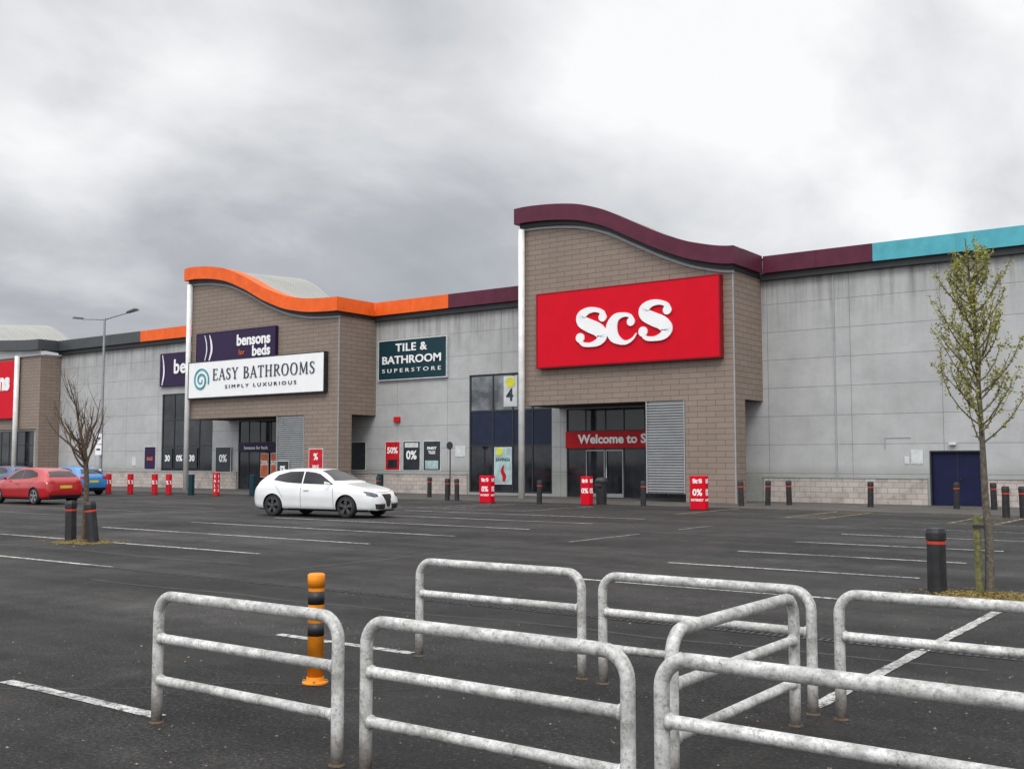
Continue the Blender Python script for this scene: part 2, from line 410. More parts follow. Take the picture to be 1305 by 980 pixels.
def plinth(parent,O,segs):
    for a,b in segs:
        mb=MB(); led=MB()
        mb.box(a,b,YW-.07,YW+.1,0,1.02); led.box(a-.01,b+.01,YW-.10,YW+.08,1.022,1.08)
        obj('plinth',mb,'block',parent,O); obj('plinth_ledge',led,'louvre',parent,O)
def flatcap(parent,O,x0,x1,m):
    mb=MB(); x=x0+.004; e=x1-.004; n=max(1,round((e-x)/3.0)); s=(e-x)/n
    mb.box(x,e,YW-.375,YW+.5,9.725,10.445)
    for i in range(n): mb.box(x+i*s+.006,x+(i+1)*s-.006,YW-.385,YW-.376,9.72,10.45)
    obj('roof_fascia',mb,m,parent,O)
def shade_strip(parent,O,x0,x1):
    mb=MB(); mb.box(x0,x1,YW-.25,YW+.3,9.44,9.715); obj('fascia_shadow_strip',mb,'shadow',parent,O)  # solid dark band painted as the shadow under the wall fascia
def tower(parent,O,x0,x1,tab,capm,zo,colx,depthc,openpanel,rdepth,rise):
    mb=MB(); n=44
    xs=[x0+(x1-x0)*i/n for i in range(n+1)]
    xs=sorted(set(xs+[colx]))
    top=lambda x:hermite(tab,x)
    for a,b in zip(xs[:-1],xs[1:]):
        zb=0 if (a+b)/2>colx else zo
        mb.quad((a,YF,zb),(b,YF,zb),(b,YF,top(b)-.9),(a,YF,top(a)-.9))
    zt=top(x1)-.9; yc=YF+depthc
    mb.quad((x1,YF,zo),(x1,YW,zo),(x1,YW,zt),(x1,YF,zt)); mb.quad((x1,YF,0),(x1,yc,0),(x1,yc,zo),(x1,YF,zo))
    mb.quad((x1,yc,0),(colx,yc,0),(colx,yc,zo),(x1,yc,zo)); mb.quad((colx,yc,0),(colx,YF,0),(colx,YF,zo),(colx,yc,zo))
    mb.quad((x0,YW,zo),(x0,YF,zo),(x0,YF,top(x0)-.9),(x0,YW,top(x0)-.9))
    obj('entrance_tower_wall',mb,'brick',parent,O)
    s=MB(); s.box(x0+.01,x1-.01,YF+.02,YW-.01,zo-.002,zo+.2); obj('soffit',s,'soffit',parent,O)
    s=MB(); s.box(x1-.04,x1+.012,YF-.012,YF+.04,0,zt); obj('corner_trim',s,'louvre',parent,O)
    cap=MB(); sh=MB(); wl=MB(); rf=MB()
    e0=x0-.3; e1=x1+.22
    def strip(q,o0,o1,ya,yb,ex0,ex1):
        E=[ex0+(ex1-ex0)*i/60 for i in range(61)]
        vs=[]
        for x in E:
            t=top(x); vs+=[(x,ya,t-o0),(x,ya,t-o1),(x,yb,t-o1),(x,yb,t-o0)]
        fs=[]
        for i in range(60):
            a=i*4;b=a+4
            fs+=[(a+1,b+1,b,a),(a,b,b+3,a+3),(a+2,b+2,b+1,a+1),(a+3,b+3,b+2,a+2)]
        fs+=[(0,3,2,1),(240,241,242,243)]
        q.add(vs,fs)
    strip(cap,0,.74,YF-.42,YF+.5,e0,e1)
    cap.box(x1-.3,e1,YF+.503,YW-.385,top(x1)-.74,top(x1))
    obj('wavy_roof_fascia',cap,capm,parent,O)
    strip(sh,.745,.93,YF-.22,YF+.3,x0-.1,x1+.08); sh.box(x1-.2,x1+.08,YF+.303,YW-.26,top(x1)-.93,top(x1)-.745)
    obj('fascia_shadow_strip',sh,'shadow',parent,O)  # black strip standing for shade beneath the wavy fascia
    strip(wl,.935,1.06,YF-.07,YF-.002,x0-.02,x1+.05); obj('brick_top_trim',wl,'louvre',parent,O)
    vs=[];fs=[]; ee=[e0+(e1-e0)*i/60 for i in range(1,60)]
    for x in ee:
        t=top(x); vs+=[(x,YF+.52,t-.05),(x,YF+.52,t-1),(x,rdepth,t+rise(x)),(x,rdepth,t-3.)]
    k=len(ee)
    for i in range(k-1):
        a=i*4;fs+=[(a,a+4,a+6,a+2),(a+2,a+6,a+7,a+3)]
    rf.add(vs,fs); obj('curved_roof',rf,'roof',parent,O)
    lx0,lx1,lz0=openpanel; lv=MB(); z=lz0+.05
    lv.box(lx0,lx1,YF+.09,YF+.12,lz0,zo-.01)
    while z<zo-.1:
        lv.add([(lx0+.05,YF+.085,z),(lx1-.05,YF+.085,z),(lx1-.05,YF+.01,z+.02),(lx0+.05,YF+.01,z+.02),(lx0+.05,YF+.085,z+.085),(lx1-.05,YF+.085,z+.085),(lx1-.05,YF+.01,z+.06),(lx0+.05,YF+.01,z+.06)],
            [(3,2,1,0),(4,5,6,7),(3,7,6,2),(0,1,5,4),(0,4,7,3),(1,2,6,5)]); z+=.115
    lv.box(lx0,lx0+.048,YF,YF+.088,lz0,zo-.01); lv.box(lx1-.048,lx1,YF,YF+.088,lz0,zo-.01)
    obj('louvre_panel',lv,'louvre',parent,O)
    p=MB(); p.lathe([(.15,0),(.15,top(x0)-1.0)],x0-.02,YF-.2,16); obj('support_pole',p,'white',parent,O,side=True)
def body(parent,O,x0,x1):
    b=MB(); b.box(x0,x1,YW+.35,75,0,9.9); obj('building_body',b,'louvre',parent,O)

OA=(-11.,YW,0)
A=thing('retail_unit',OA,"grey clad shop unit, tiled tower, wavy maroon roof edge","shop building")
w=MB(); wall(w,-28.7,9,0,9.72,YW,[(-11.2,-9.2,0,2.12),(-28.05,-20.25,0,4.22)]); w.quad((9,YW,0),(9,75,0),(9,75,9.72),(9,YW,9.72))
obj('clad_wall',w,'panel',A,OA); body(A,OA,-28.7,8.9)
plinth(A,OA,[(-18.,-11.3),(-9.1,9.)])
tabA=[(-28.9,13.50),(-28.2,13.53),(-27.08,13.48),(-25.57,13.30),(-24.12,12.88),(-22.53,12.10),(-21.01,11.35),(-19.54,10.79),(-17.9,10.46),(-17.6,10.45)]
tower(A,OA,-28.5,-18.0,tabA,'maroon',4.27,-20.25,1.0,(-22.12,-20.28,.35),YW+.2,lambda x:0)
flatcap(A,OA,-17.75,-13.1,'maroon'); flatcap(A,OA,-13.1,9.3,'cyan'); shade_strip(A,OA,-17.9,9.1)
f=glazing(A,OA,-28.05,-20.25,0,4.22,YW,[-27.0,-25.9,-24.9,-23.8,-22.6],[2.28,3.15],name='entrance_door')
for a,b_ in ((-27.0,-25.9),(-25.9,-24.9)):
    dd=MB(); k=.05; y0,y1=YW+.03,YW+.058
    dd.box(a+.03,a+.03+k,y0,y1,.03,2.25); dd.box(b_-.03-k,b_-.03,y0,y1,.03,2.25); dd.box(a+.03+k,b_-.03-k,y0,y1,.03,.2); dd.box(a+.03+k,b_-.03-k,y0,y1,2.19,2.25)
    obj('sliding_door_frame',dd,'silver',f,OA)
h=MB(); h.tube([(-25.83,YW+.01,.9),(-25.83,YW+.01,1.4)],.02,8); obj('door_handle',h,'letter',f,OA)
d=MB(); d.box(-11.13,-9.27,YW+.1,YW+.15,.02,2.06); fdoor=obj('service_door',d,'bluedoor',A,OA)
d=MB(); d.box(-11.2,-11.14,YW-.02,YW+.16,0,2.12); d.box(-9.26,-9.2,YW-.02,YW+.16,0,2.12); d.box(-11.14,-9.26,YW-.02,YW+.16,2.063,2.12)
obj('door_frame',d,'frame',fdoor,OA)
d=MB(); d.box(-10.22,-10.20,YW+.095,YW+.099,.02,2.06); obj('door_gap',d,'frame',fdoor,OA)
d=MB(); d.box(-10.1,-10.06,YW+.03,YW+.098,.97,1.07); obj('door_handle',d,'frame',fdoor,OA)
d=MB(); d.box(-10.45,-10.2,YW-.16,YW-.002,2.32,2.42); obj('wall_lamp',d,'posterwhite',A,OA,bevel=.02)
d=MB(); d.box(-12.9,-11.9,YW-.02,YW-.002,2.62,2.66); d.box(-12.92,-12.88,YW-.02,YW-.002,2.2,2.62); obj('repair_patch',d,'louvre',A,OA)
for x in (-14.85,-4.2,):
    d=MB(); d.box(x-.03,x+.03,YW-.04,YW-.002,1.1,9.4); obj('cladding_joint',d,'louvre',A,OA)
OB=(-41.,YW,0)
B=thing('retail_unit',OB,"grey clad shop unit, tiled tower, wavy orange roof edge","shop building")
hol=[(-34.05,-28.9,.13,6.15),(-52.2,-46.,0,4.18)]
w=MB(); wall(w,-54.5,-28.7,0,9.72,YW,hol); obj('clad_wall',w,'panel',B,OB); body(B,OB,-54.5,-28.7)
plinth(B,OB,[(-45.9,-34.15),(-54.5,-52.3)])
tabB=[(-53.6,13.32),(-52.9,13.36),(-51.8,13.30),(-49.98,13.02),(-48.2,12.40),(-46.16,11.45),(-44.21,10.80),(-42.33,10.52),(-40.6,10.45),(-40.3,10.45)]
hump=[(-53.6,.42),(-52.3,.42),(-50.6,.05),(-49.2,-.55),(-47.5,-1.0),(-40,-1.2)]
tower(B,OB,-53.2,-40.65,tabB,'orange',4.22,-43.25,1.0,(-45.5,-43.28,1.15),47.6,lambda x:hermite(hump,x))
b=MB(); b.box(-45.5,-43.28,YF+.02,YF+.12,0,1.14); obj('low_wall',b,'block',B,OB)
flatcap(B,OB,-40.42,-35.18,'orange'); flatcap(B,OB,-35.18,-28.9,'maroon'); shade_strip(B,OB,-40.55,-28.75)
glazing(B,OB,-34.05,-28.9,.13,6.15,YW,[-32.55,-31.3,-30.1],[2.5,4.27],solid=[(2.5,4.27)],pale=[(4.3,6.2)],t=.08)
glazing(B,OB,-52.2,-46.,0,4.18,YW,[-51.3,-50.3,-49.3,-48.,-47.],[2.3,2.85],name='entrance_door')
d=MB(); d.box(-39.2,-38.8,YW-.15,YW-.002,3.82,4.12); obj('alarm_box',d,'posterred',B,OB,bevel=.02)
d=MB(); d.box(-34.95,-34.3,YW-.02,YW-.002,1.95,2.5); obj('wall_plate',d,'posterwhite',B,OB)
OC=(-63.,YW,0)
Cc=thing('retail_unit',OC,"grey clad shop unit with dark grey and orange roof edge","shop building")
w=MB(); wall(w,-72.1,-54.5,0,9.72,YW,[(-59.96,-54.7,1.1,6.12)]); obj('clad_wall',w,'panel',Cc,OC); body(Cc,OC,-72.1,-54.5)
plinth(Cc,OC,[(-72.1,-54.52)])
flatcap(Cc,OC,-72.3,-62.02,'dgrey'); flatcap(Cc,OC,-62.02,-53.65,'orange'); shade_strip(Cc,OC,-72.1,-53.3)
glazing(Cc,OC,-59.96,-54.7,1.1,6.12,YW,[-58.7,-57.4,-56.1],[2.7,4.4],t=.07)
OD=(-76.,41.4,0); YD=41.4
D=thing('retail_unit',OD,"shop unit with brown tiled front and dark grey roof edge","shop building")
w=MB(); wall(w,-92,-72.15,4.05,9.35,YD); w.quad((-72.15,YD,4.05),(-72.15,YW,4.05),(-72.15,YW,9.35),(-72.15,YD,9.35)); wall(w,-72.55,-72.15,0,4.05,YD)
w.quad((-72.15,YD,0),(-72.15,YW,0),(-72.15,YW,4.05),(-72.15,YD,4.05))
obj('tiled_wall',w,'brick',D,OD)
w=MB(); wall(w,-92,-72.55,0,4.04,YD+.15,[(-91,-73,.5,3.9)]); obj('shopfront_wall',w,'louvre',D,OD)
glazing(D,OD,-80,-73,.5,3.9,YD+.15,[-78.7,-77.6,-76.5,-75.4,-74.3],[1.6,2.9])
b=MB(); b.box(-92,-72.16,YD+.4,70,0,9.4); obj('building_body',b,'louvre',D,OD)
tabD=[(-92,13.2),(-88,12.9),(-84,11.9),(-80,11.0),(-76,10.62),(-72,10.45),(-71.8,10.45)]
humpD=[(-92,.8),(-88,.75),(-85.5,.4),(-83,-.3),(-80,-.9),(-71,-1.3)]
cap=MB(); rr=MB(); gp=MB()
E=[-92+20.1*i/40 for i in range(41)]
for a,b_ in zip(E[:-1],E[1:]):
    ta,tb=hermite(tabD,a),hermite(tabD,b_)
    cap.quad((a,YD-.4,ta-.75),(b_,YD-.4,tb-.75),(b_,YD-.4,tb),(a,YD-.4,ta)); cap.quad((a,YD-.4,ta),(b_,YD-.4,tb),(b_,YD+.5,tb),(a,YD+.5,ta)); cap.quad((a,YD+.5,ta-.75),(b_,YD+.5,tb-.75),(b_,YD-.4,tb-.75),(a,YD-.4,ta-.75))
    gp.quad((a,YD-.15,9.36),(b_,YD-.15,9.36),(b_,YD-.15,tb-.76),(a,YD-.15,ta-.76))
    rr.quad((a,YD+.6,ta-.05),(b_,YD+.6,tb-.05),(b_,51.,tb+hermite(humpD,b_)),(a,51.,ta+hermite(humpD,a)))
cap.quad((-71.9,YD-.4,9.7),(-71.9,YW-.4,9.7),(-71.9,YW-.4,10.45),(-71.9,YD-.4,10.45))
obj('wavy_roof_fascia',cap,'dgrey',D,OD); obj('fascia_shadow_strip',gp,'louvre',D,OD); obj('curved_roof',rr,'roof',D,OD)
p=MB(); p.lathe([(.18,0),(.18,9.4)],-74.9,YD-.25,14); obj('support_pole',p,'white',D,OD,side=True)

# ------------------------------------------------------------------ signs
def sign(label,x0,x1,z0,z1,y,dep,pm,lets,name='fascia_sign',cat='shop sign',edge=None):
    O=((x0+x1)/2,y,z0)
    t=thing(name,O,label,cat)
    b=MB(); b.box(x0,x1,y-dep,y,z0,z1)
    obj('sign_panel',b,pm,t,O,bevel=.015 if dep>.05 else 0)
    if edge:
        e=MB(); k=.05
        e.box(x0-k,x0-.002,y-dep-.01,y-.01,z0-k,z1+k); e.box(x1+.002,x1+k,y-dep-.01,y-.01,z0-k,z1+k)
        e.box(x0-.002,x1+.002,y-dep-.01,y-.01,z1+.002,z1+k); e.box(x0-.002,x1+.002,y-dep-.01,y-.01,z0-k,z0-.002)
        obj('sign_frame',e,edge,t,O)
    for mb,m in lets: obj('lettering' if m!='swirl' else 'emblem',mb,m if m!='swirl' else 'tealbright',t,O)
    return t
l=MB(); ScS(l,-25.55,6.75,5.1,1.72,YF-.33)
sign("large red fascia sign with white curly serif lettering",-27.55,-18.5,5.98,9.32,YF-.003,.32,'red',[(l,'letter')],edge='reddark')
l=text(None,"Welcome to ScS",-27.3,2.54,YW-.13,h=.44,w=4.25,bold=.032)
sign("red strip sign with white lettering above entrance doors",-28.03,-20.4,2.33,3.12,YW-.02,.1,'redstrip',[(l,'letter')])
l=serif("EASY BATHROOMS",-50.75,-42.15,6.45,.66,YF-.31)
l2=text(None,"SIMPLY LUXURIOUS",-49.6,5.93,YF-.31,h=.2,w=6.0,sp=1.5)
sw=MB(); sp=[]
for i in range(26):
    a=i/25*4.3*math.pi; r=.05+.43*i/25
    sp.append((.5+r*math.cos(-a+.6),.5+r*math.sin(-a+.6),.02+.06*math.sin(min(1,i/20)*math.pi*.75)))
stroke(sw,sp,YF-.31,-52.6,5.72,1.55,1.55,.03,4)
sign("white fascia sign with dark serif lettering and teal swirl",-53.0,-41.5,5.46,7.56,YF-.003,.3,'letter',[(l,'letterdark'),(l2,'letterdark'),(sw,'swirl')],edge='posterdark')
l=text(None,"bensons",-45.85,8.34,YF-.23,h=.66,right=True,bold=.03); l1=text(None,"beds",-45.85,7.68,YF-.23,h=.62,right=True,bold=.03)
l2=text(None,"for",-48.0,7.82,YF-.23,h=.32,right=True)
sw=MB(); stroke(sw,[(0,0,.06),(.25,.35,.1),(.2,.7,.08),(0,1,.03)],YF-.23,-51.2,7.65,.8,1.5,.02)
sw2=MB(); stroke(sw2,[(0,0,.03),(.2,.35,.05),(.15,.7,.04),(-.05,1,.02)],YF-.233,-51.6,7.65,.8,1.5,.02)
sign("purple fascia sign with white lettering on tiled tower",-52.4,-45.5,7.60,9.25,YF-.003,.22,'purple',[(l,'letter'),(l1,'letter'),(l2,'posterorange'),(sw,'letter'),(sw2,'letter')],edge='purple')
l=text(None,"bensons",-58.5,7.4,YW-.2,h=.95,bold=.025,sp=1.05)
sw=MB(); stroke(sw,[(0,0,.04),(.25,.35,.07),(.2,.7,.05),(0,1,.02)],YW-.2,-59.75,6.7,.7,2.,.02)
sign("purple fascia sign with white lettering on grey cladding",-60.05,-53.0,6.62,8.8,YW-.003,.18,'purple',[(l,'letter'),(sw,'letter')])
l=text(None,"TILE &",-37.93,7.66,YW-.15,h=.44,w=2.25,center=True,bold=.02,sp=1.1); l1=text(None,"BATHROOM",-37.93,7.0,YW-.15,h=.44,w=4.2,bold=.02,center=True)
l2=text(None,"SUPERSTORE",-37.93,6.53,YW-.15,h=.21,w=4.2,sp=1.6,center=True)
sign("dark teal wall sign with white lettering on grey cladding",-40.32,-35.5,6.17,8.28,YW-.003,.14,'teal',[(l,'letter'),(l1,'letter'),(l2,'letter')],edge='posterwhite')
l=text(None,"ns",-75.75,6.9,YD-.3,h=1.0,right=True,bold=.05)
sign("red fascia sign with white lettering on tiled front",-84,-75.15,4.85,9.1,YD-.003,.28,'red',[(l,'letter')])
def poster(label,x0,x1,z0,z1,y,m,texts,border='posterwhite',name='window_poster'):
    O=((x0+x1)/2,y,z0); t=thing(name,O,label,'poster')
    b=MB(); k=.04
    b.box(x0,x1,y-.02,y,z0,z1); obj('poster_frame',b,border,t,O)
    b=MB(); b.box(x0+k,x1-k,y-.026,y-.0205,z0+k,z1-k); obj('poster_sheet',b,m,t,O)
    for i,(s,fx,fz,fh,c) in enumerate(texts):
        H=z1-z0; W=x1-x0
        l=text(None,s,x0+fx*W,z0+fz*H,y-.028,h=fh*H,center=True,bold=.03,ext=.006)
        mx=max(v[0] for v in l.v); mn=min(v[0] for v in l.v)
        if mx-mn>W*.86:
            s_=W*.86/(mx-mn); cx=(mx+mn)/2; l.v=[(cx+(v[0]-cx)*s_,v[1],v[2]) for v in l.v]
        obj('poster_lettering',l,c,t,O)
    return t
q=YW-.004
t=poster("red sale poster with white lettering on grey wall",-39.9,-38.8,1.2,2.8,q,'posterred',[("50%",.5,.58,.22,'letter')])
b=MB(); b.box(-39.7,-39.0,q-.03,q-.0265,1.35,1.8); obj('poster_picture',b,'posterdark',t,((-39.9-38.8)/2,q,1.2))
t=poster("dark poster with white lettering on grey wall",-38.6,-37.35,1.2,2.8,q,'posterdark',[("0%",.5,.38,.3,'letter')])
b=MB(); b.box(-38.45,-37.5,q-.03,q-.0265,2.45,2.7); obj('poster_picture',b,'posterwhite',t,((-38.6-37.35)/2,q,1.2))
t=poster("dark poster with white lettering on grey wall",-37.15,-35.93,1.2,2.8,q,'posterdark',[("FINEST",.5,.7,.1,'letter'),("TILES",.5,.56,.1,'letter')])
b=MB(); b.box(-37.0,-36.1,q-.03,q-.0265,1.3,1.75); obj('poster_picture',b,'posterpale',t,((-37.15-35.93)/2,q,1.2))
poster("dark poster on shaded wall below tower overhang",-42.5,-41.35,1.2,2.8,q,'posterdark',[])
poster("dark framed poster with white zero percent lettering",-54.25,-52.75,1.02,2.62,YW-.09,'posterdark',[("0%",.5,.4,.3,'letter')])
poster("red sale poster on tiled column",-42.85,-41.75,1.15,2.4,YF-.004,'posterred',[("%",.5,.5,.3,'letter'),("SALE",.5,.15,.14,'letter')])
poster("small dark poster below louvre panel",-45.4,-44.4,.95,1.75,YF-.004,'posterdark',[("0%",.5,.3,.35,'letter')])
poster("purple poster with orange detail on grey wall",-61.75,-60.5,1.15,2.7,q,'purple',[("SALE",.5,.4,.15,'posterorange')])
for x,s in ((-59.3,"30"),(-58.05,"0%"),(-56.75,"30")):
    poster("dark window poster with white percentage lettering",x-.5,x+.5,1.25,2.55,YW+.05,'posterdark',[(s,.5,.35,.32,'letter')],border='posterdark')
poster("orange sale poster beside entrance door",-50.1,-49.4,.75,2.2,YW-.005,'posterorange',[("20%",.5,.5,.2,'letter')])
poster("orange sale poster beside entrance door",-49.2,-48.5,.75,2.2,YW-.005,'posterorange',[("50%",.5,.5,.2,'letter')])
l=text(None,"bensons for beds",-51.5,2.43,YW-.11,h=.22)
sign("narrow purple strip sign above shop door",-52.1,-46.1,2.3,2.82,YW-.02,.08,'purple',[(l,'letter')],name='door_sign')
cxp=(-31.85-31.0)/2
t=poster("white window poster with yellow disc and number",-31.85,-31.0,4.45,6.0,YW+.05,'posterwhite',[("4",.45,.18,.42,'letterdark')])
b=MB(); disc(b,cxp,5.68,.27,YW+.02,.01); obj('yellow_disc',b,'yellow',t,(cxp,YW+.05,4.45))
cxp=(-32.45-31.35)/2
t=poster("pale window poster with yellow disc and savings lettering",-32.45,-31.35,.55,2.42,YW+.05,'posterpale',[("SAVINGS",.5,.62,.09,'letterdark')])
b=MB(); disc(b,-32.1,2.2,.2,YW+.02,.01); obj('yellow_disc',b,'yellow',t,(cxp,YW+.05,.55))
b=MB(); stroke(b,[(.5,0,.18),(.6,.3,.26),(.35,.6,.22),(.5,.95,.1)],YW+.02,-32.1,.7,.5,.85,.004); obj('poster_picture',b,'redstrip',t,(cxp,YW+.05,.55))
poster("white safety notice on grey wall beside blue door",-12.15,-11.97,1.6,1.9,q,'posterwhite',[],name='wall_notice')
poster("white safety notice on grey wall beside blue door",-11.9,-11.45,1.6,2.15,q,'posterwhite',[],name='wall_notice')
poster("small white notice on grey wall",-63.1,-62.7,1.4,2.0,q,'posterwhite',[],name='wall_notice')

# ------------------------------------------------------------------ ground
g=MB(); g.add([(-900,-500,0),(900,-500,0),(900,900,0),(-900,900,0)],[(0,1,2,3)]); struct(obj('ground',g,'asphalt'))
g=MB(); g.add([(-110,36.4,.004),(30,36.4,.004),(30,YW+.3,.004),(-110,YW+.3,.004)],[(0,1,2,3)]); struct(obj('pavement',g,'pave'))
g=MB(); g.box(-110,30,36.26,36.4,-.05,.012); struct(obj('kerb',g,'pave'))
def lines(name,segs,m,w=.1,z=.004):
    mb=MB()
    for (x0,y0,x1,y1) in segs:
        l=math.hypot(x1-x0,y1-y0); nx,ny=-(y1-y0)/l*w/2,(x1-x0)/l*w/2
        k=max(1,int(l/.15)); L=[];Rr=[]
        for i in range(k+1):
            t=i/k; x=x0+(x1-x0)*t;y=y0+(y1-y0)*t; a=1+random.uniform(-.12,.12); b=1+random.uniform(-.12,.12)
            L.append((x+nx*a,y+ny*a,z)); Rr.append((x-nx*b,y-ny*b,z))
        for i in range(k): mb.add([L[i],Rr[i],Rr[i+1],L[i+1]],[(0,1,2,3)])
    return struct(obj(name,mb,m))
seg=[]
for y in (10.15,13.2,16.1,18.9,21.9,24.9,27.8): seg.append((-24.9,y,-15.4,y))
for y in (13.13,16.13,18.95,21.85,24.8): seg.append((-8.5,y,-4.4,y))
seg+=[(-8.1,4.45,-6.15,4.45),(-8.1,7.2,-6.35,7.2),(-2.72,7.3,-2.72,13.6),(-2.72,15.2,-2.72,24)]
lines('bay_marking',seg,'line',.11)
seg=[]
for y in (13.2,16.1,18.9,21.9,24.9,27.8): seg.append((-41,y,-31.5,y))
seg+=[(-12.35,19,-12.35,22),(-12.35,24,-12.35,26)]
for y in (27.7,30.6): seg+=[(-8.5,y,-1,y)]
for y in (16.13,18.95,21.85,24.8): seg.append((-1.,y,4,y))
lines('faded_marking',seg,'linefaint')
seg=[]
for x in (-16,-12.4,-11.2,-7.6,-6.4,-2.8): seg.append((x,30.9,x,35.9))
for k in range(6):
    seg.append((-12.4,31+k*.8,-11.2,31.6+k*.8)); seg.append((-7.6,31+k*.8,-6.4,31.6+k*.8))
seg+=[(-16,35.9,-2.8,35.9)]
lines('disabled_bay_marking',seg,'lineyellow',.12)
seg=[]
for x in (-29.6,-26.,-24.8,-21.2): seg.append((x,29.6,x,34.4))
for k in range(6): seg.append((-26,29.7+k*.8,-24.8,30.3+k*.8))
seg+=[(-29.6,34.4,-21.2,34.4),(-29.6,29.6,-21.2,29.6)]
lines('hatched_bay_marking',seg,'linefaint',.12,.006)
g=MB()
for i in range(63):
    x=-16+i*.3
    g.box(x,x+.285,9.98,10.00,-.02,.007); g.box(x,x+.285,10.12,10.14,-.02,.007)
    for k in range(4): g.box(x+.01+k*.07,x+.045+k*.07,10.002,10.118,-.02,.006)
struct(obj('drainage_channel',g,'frame'))
m,nt,b=nodes('tar_repair'); b.inputs['Base Color'].default_value=(.013,.013,.014,1); b.inputs['Roughness'].default_value=.55
M['tar']=m
def tar(pts,w,z=.002):
    mb=MB(); c=crom([(x,y,0) for x,y in pts],8); r=random.Random(len(pts)); L=[]
    for i,p in enumerate(c):
        a=c[max(i-1,0)];b=c[min(i+1,len(c)-1)]; t=(b-a).normalized(); k=w*r.uniform(.6,1.3)
        L.append(((p.x-t.y*k,p.y+t.x*k,z),(p.x+t.y*k,p.y-t.x*k,z)))
    for i in range(len(L)-1): mb.add([L[i][0],L[i][1],L[i+1][1],L[i+1][0]],[(0,1,2,3)])
    struct(obj('tar_repair_strip',mb,'tar'))
def wob(x0,y0,x1,y1,n,a,s):
    r=random.Random(s); return [(x0+(x1-x0)*i/n+r.uniform(-a,a),y0+(y1-y0)*i/n+r.uniform(-a,a)) for i in range(n+1)]
tar(wob(-14,8.9,-2,9.4,12,.06,1),.03); tar(wob(-34,11.5,-14,11.7,16,.08,2),.05); tar(wob(-12.8,11,-12.6,30,14,.08,3),.05)
tar(wob(-9.5,3.2,-5.2,6.3,10,.15,4),.010)
M['grit']=mk('loose_grit',(.20,.17,.12),.9,0,.4,30)
r=random.Random(8); mb=MB()
for _ in range(900):
    x=r.uniform(-10,1.5); y=r.uniform(2.6,13); s=r.uniform(.005,.013)*(1.6 if r.random()<.12 else 1); a=r.uniform(0,6.28)
    ca,sa=s*math.cos(a),s*math.sin(a)
    mb.add([(x+ca,y+sa,.003),(x-sa*.7,y+ca*.7,.003),(x-ca,y-sa,.003),(x+sa*.7,y-ca*.7,.003),(x,y,.003+s*.8)],[(0,1,4),(1,2,4),(2,3,4),(3,0,4)])
o=obj('loose_grit',mb,'grit'); o['kind']='stuff'

# ------------------------------------------------------------------ trolley rails
def rail_mesh(L,h=.82,r=.036,c=.13):
    mb=MB(); path=[(0,0,-.02)]+[(0,0,z) for z in (.2,.4,h-c)]
    for i in range(1,8):
        a=math.pi/2*i/8; path.append((c-c*math.cos(a),0,h-c+c*math.sin(a)))
    path+=[(c,0,h)]+[(L*k/6,0,h) for k in range(1,6)]+[(L-c,0,h)]
    for i in range(1,8):
        a=math.pi/2*i/8; path.append((L-c+c*math.sin(a),0,h-c+c*math.cos(a)))
    path+=[(L,0,h-c),(L,0,.4),(L,0,.2),(L,0,-.02)]
    mb.tube(path,r,16); return mb
def bars(L,z,r=.031):
    mb=MB(); p=[(.03,0,z),(.043,0,z),(.052,0,z),(L/2,0,z),(L-.052,0,z),(L-.043,0,z),(L-.03,0,z)]
    mb.tube(p,[r+.009,r+.008,r,r,r,r+.008,r+.009],14); return mb
rails=[((-6.04,4.34),1.66,0,"weathered galvanised trolley bay rail beside orange bollard"),
 ((-4.16,4.34),1.66,0,"weathered galvanised trolley bay rail on dark asphalt"),
 ((-2.31,4.31),1.69,0,"weathered galvanised trolley bay rail at bay entrance"),
 ((-6.22,7.15),1.68,0,"weathered galvanised trolley bay rail on dark asphalt"),
 ((-4.31,7.10),1.66,0,"weathered galvanised trolley bay rail meeting cross rail"),
 ((-2.45,7.06),1.69,0,"weathered galvanised trolley bay rail near young tree"),
 ((-2.62,5.0),1.72,90,"weathered galvanised cross rail joining two rail rows")]
rr_=random.Random(9)
for (x,y),L,rt,lab in rails:
    t=thing('trolley_bay_rail',(x,y,0),lab,'rail',rad(rt+rr_.uniform(-.5,.5)),'rails around the trolley bay')
    obj('rail_frame',rail_mesh(L),'galv',t,smooth=True)
    for z in (.545,.275): obj('cross_bar',bars(L,z),'galv',t,smooth=True)
    for xx in (0,L):
        fm=MB(); fm.lathe([(.05,0.001),(.045,.008),(.038,.012)],xx,0,14); obj('rail_foot',fm,'barkdark',t)

# ------------------------------------------------------------------ bollards
t=thing('orange_bollard',(-6.12,5.82,0),"orange bollard with black bands and bolted base flange","bollard")
mb=MB(); mb.lathe([(.062,.02),(.062,.79),(.06,.8)],0,0,24); obj('post',mb,'orangeb',t,side=True)
mb=MB(); mb.lathe([(.067,.73),(.067,.825),(.055,.835),(0,.836)],0,0,24); obj('post_cap',mb,'orangeb',t,side=True)
for a,b_ in ((.60,.70),(.36,.46)):
    mb=MB(); mb.lathe([(.0635,a),(.0635,b_)],0,0,24); obj('black_band',mb,'black',t,side=True)
mb=MB(); mb.lathe([(.10,0),(.10,.012),(.072,.018),(.066,.05)],0,0,24); obj('base_flange',mb,'orangeb',t)
for k in range(4):
    a=k*math.pi/2+.7; mb=MB(); mb.lathe([(.011,.012),(.011,.028)],.085*math.cos(a),.085*math.sin(a),6); obj('anchor_bolt',mb,'galv',t)
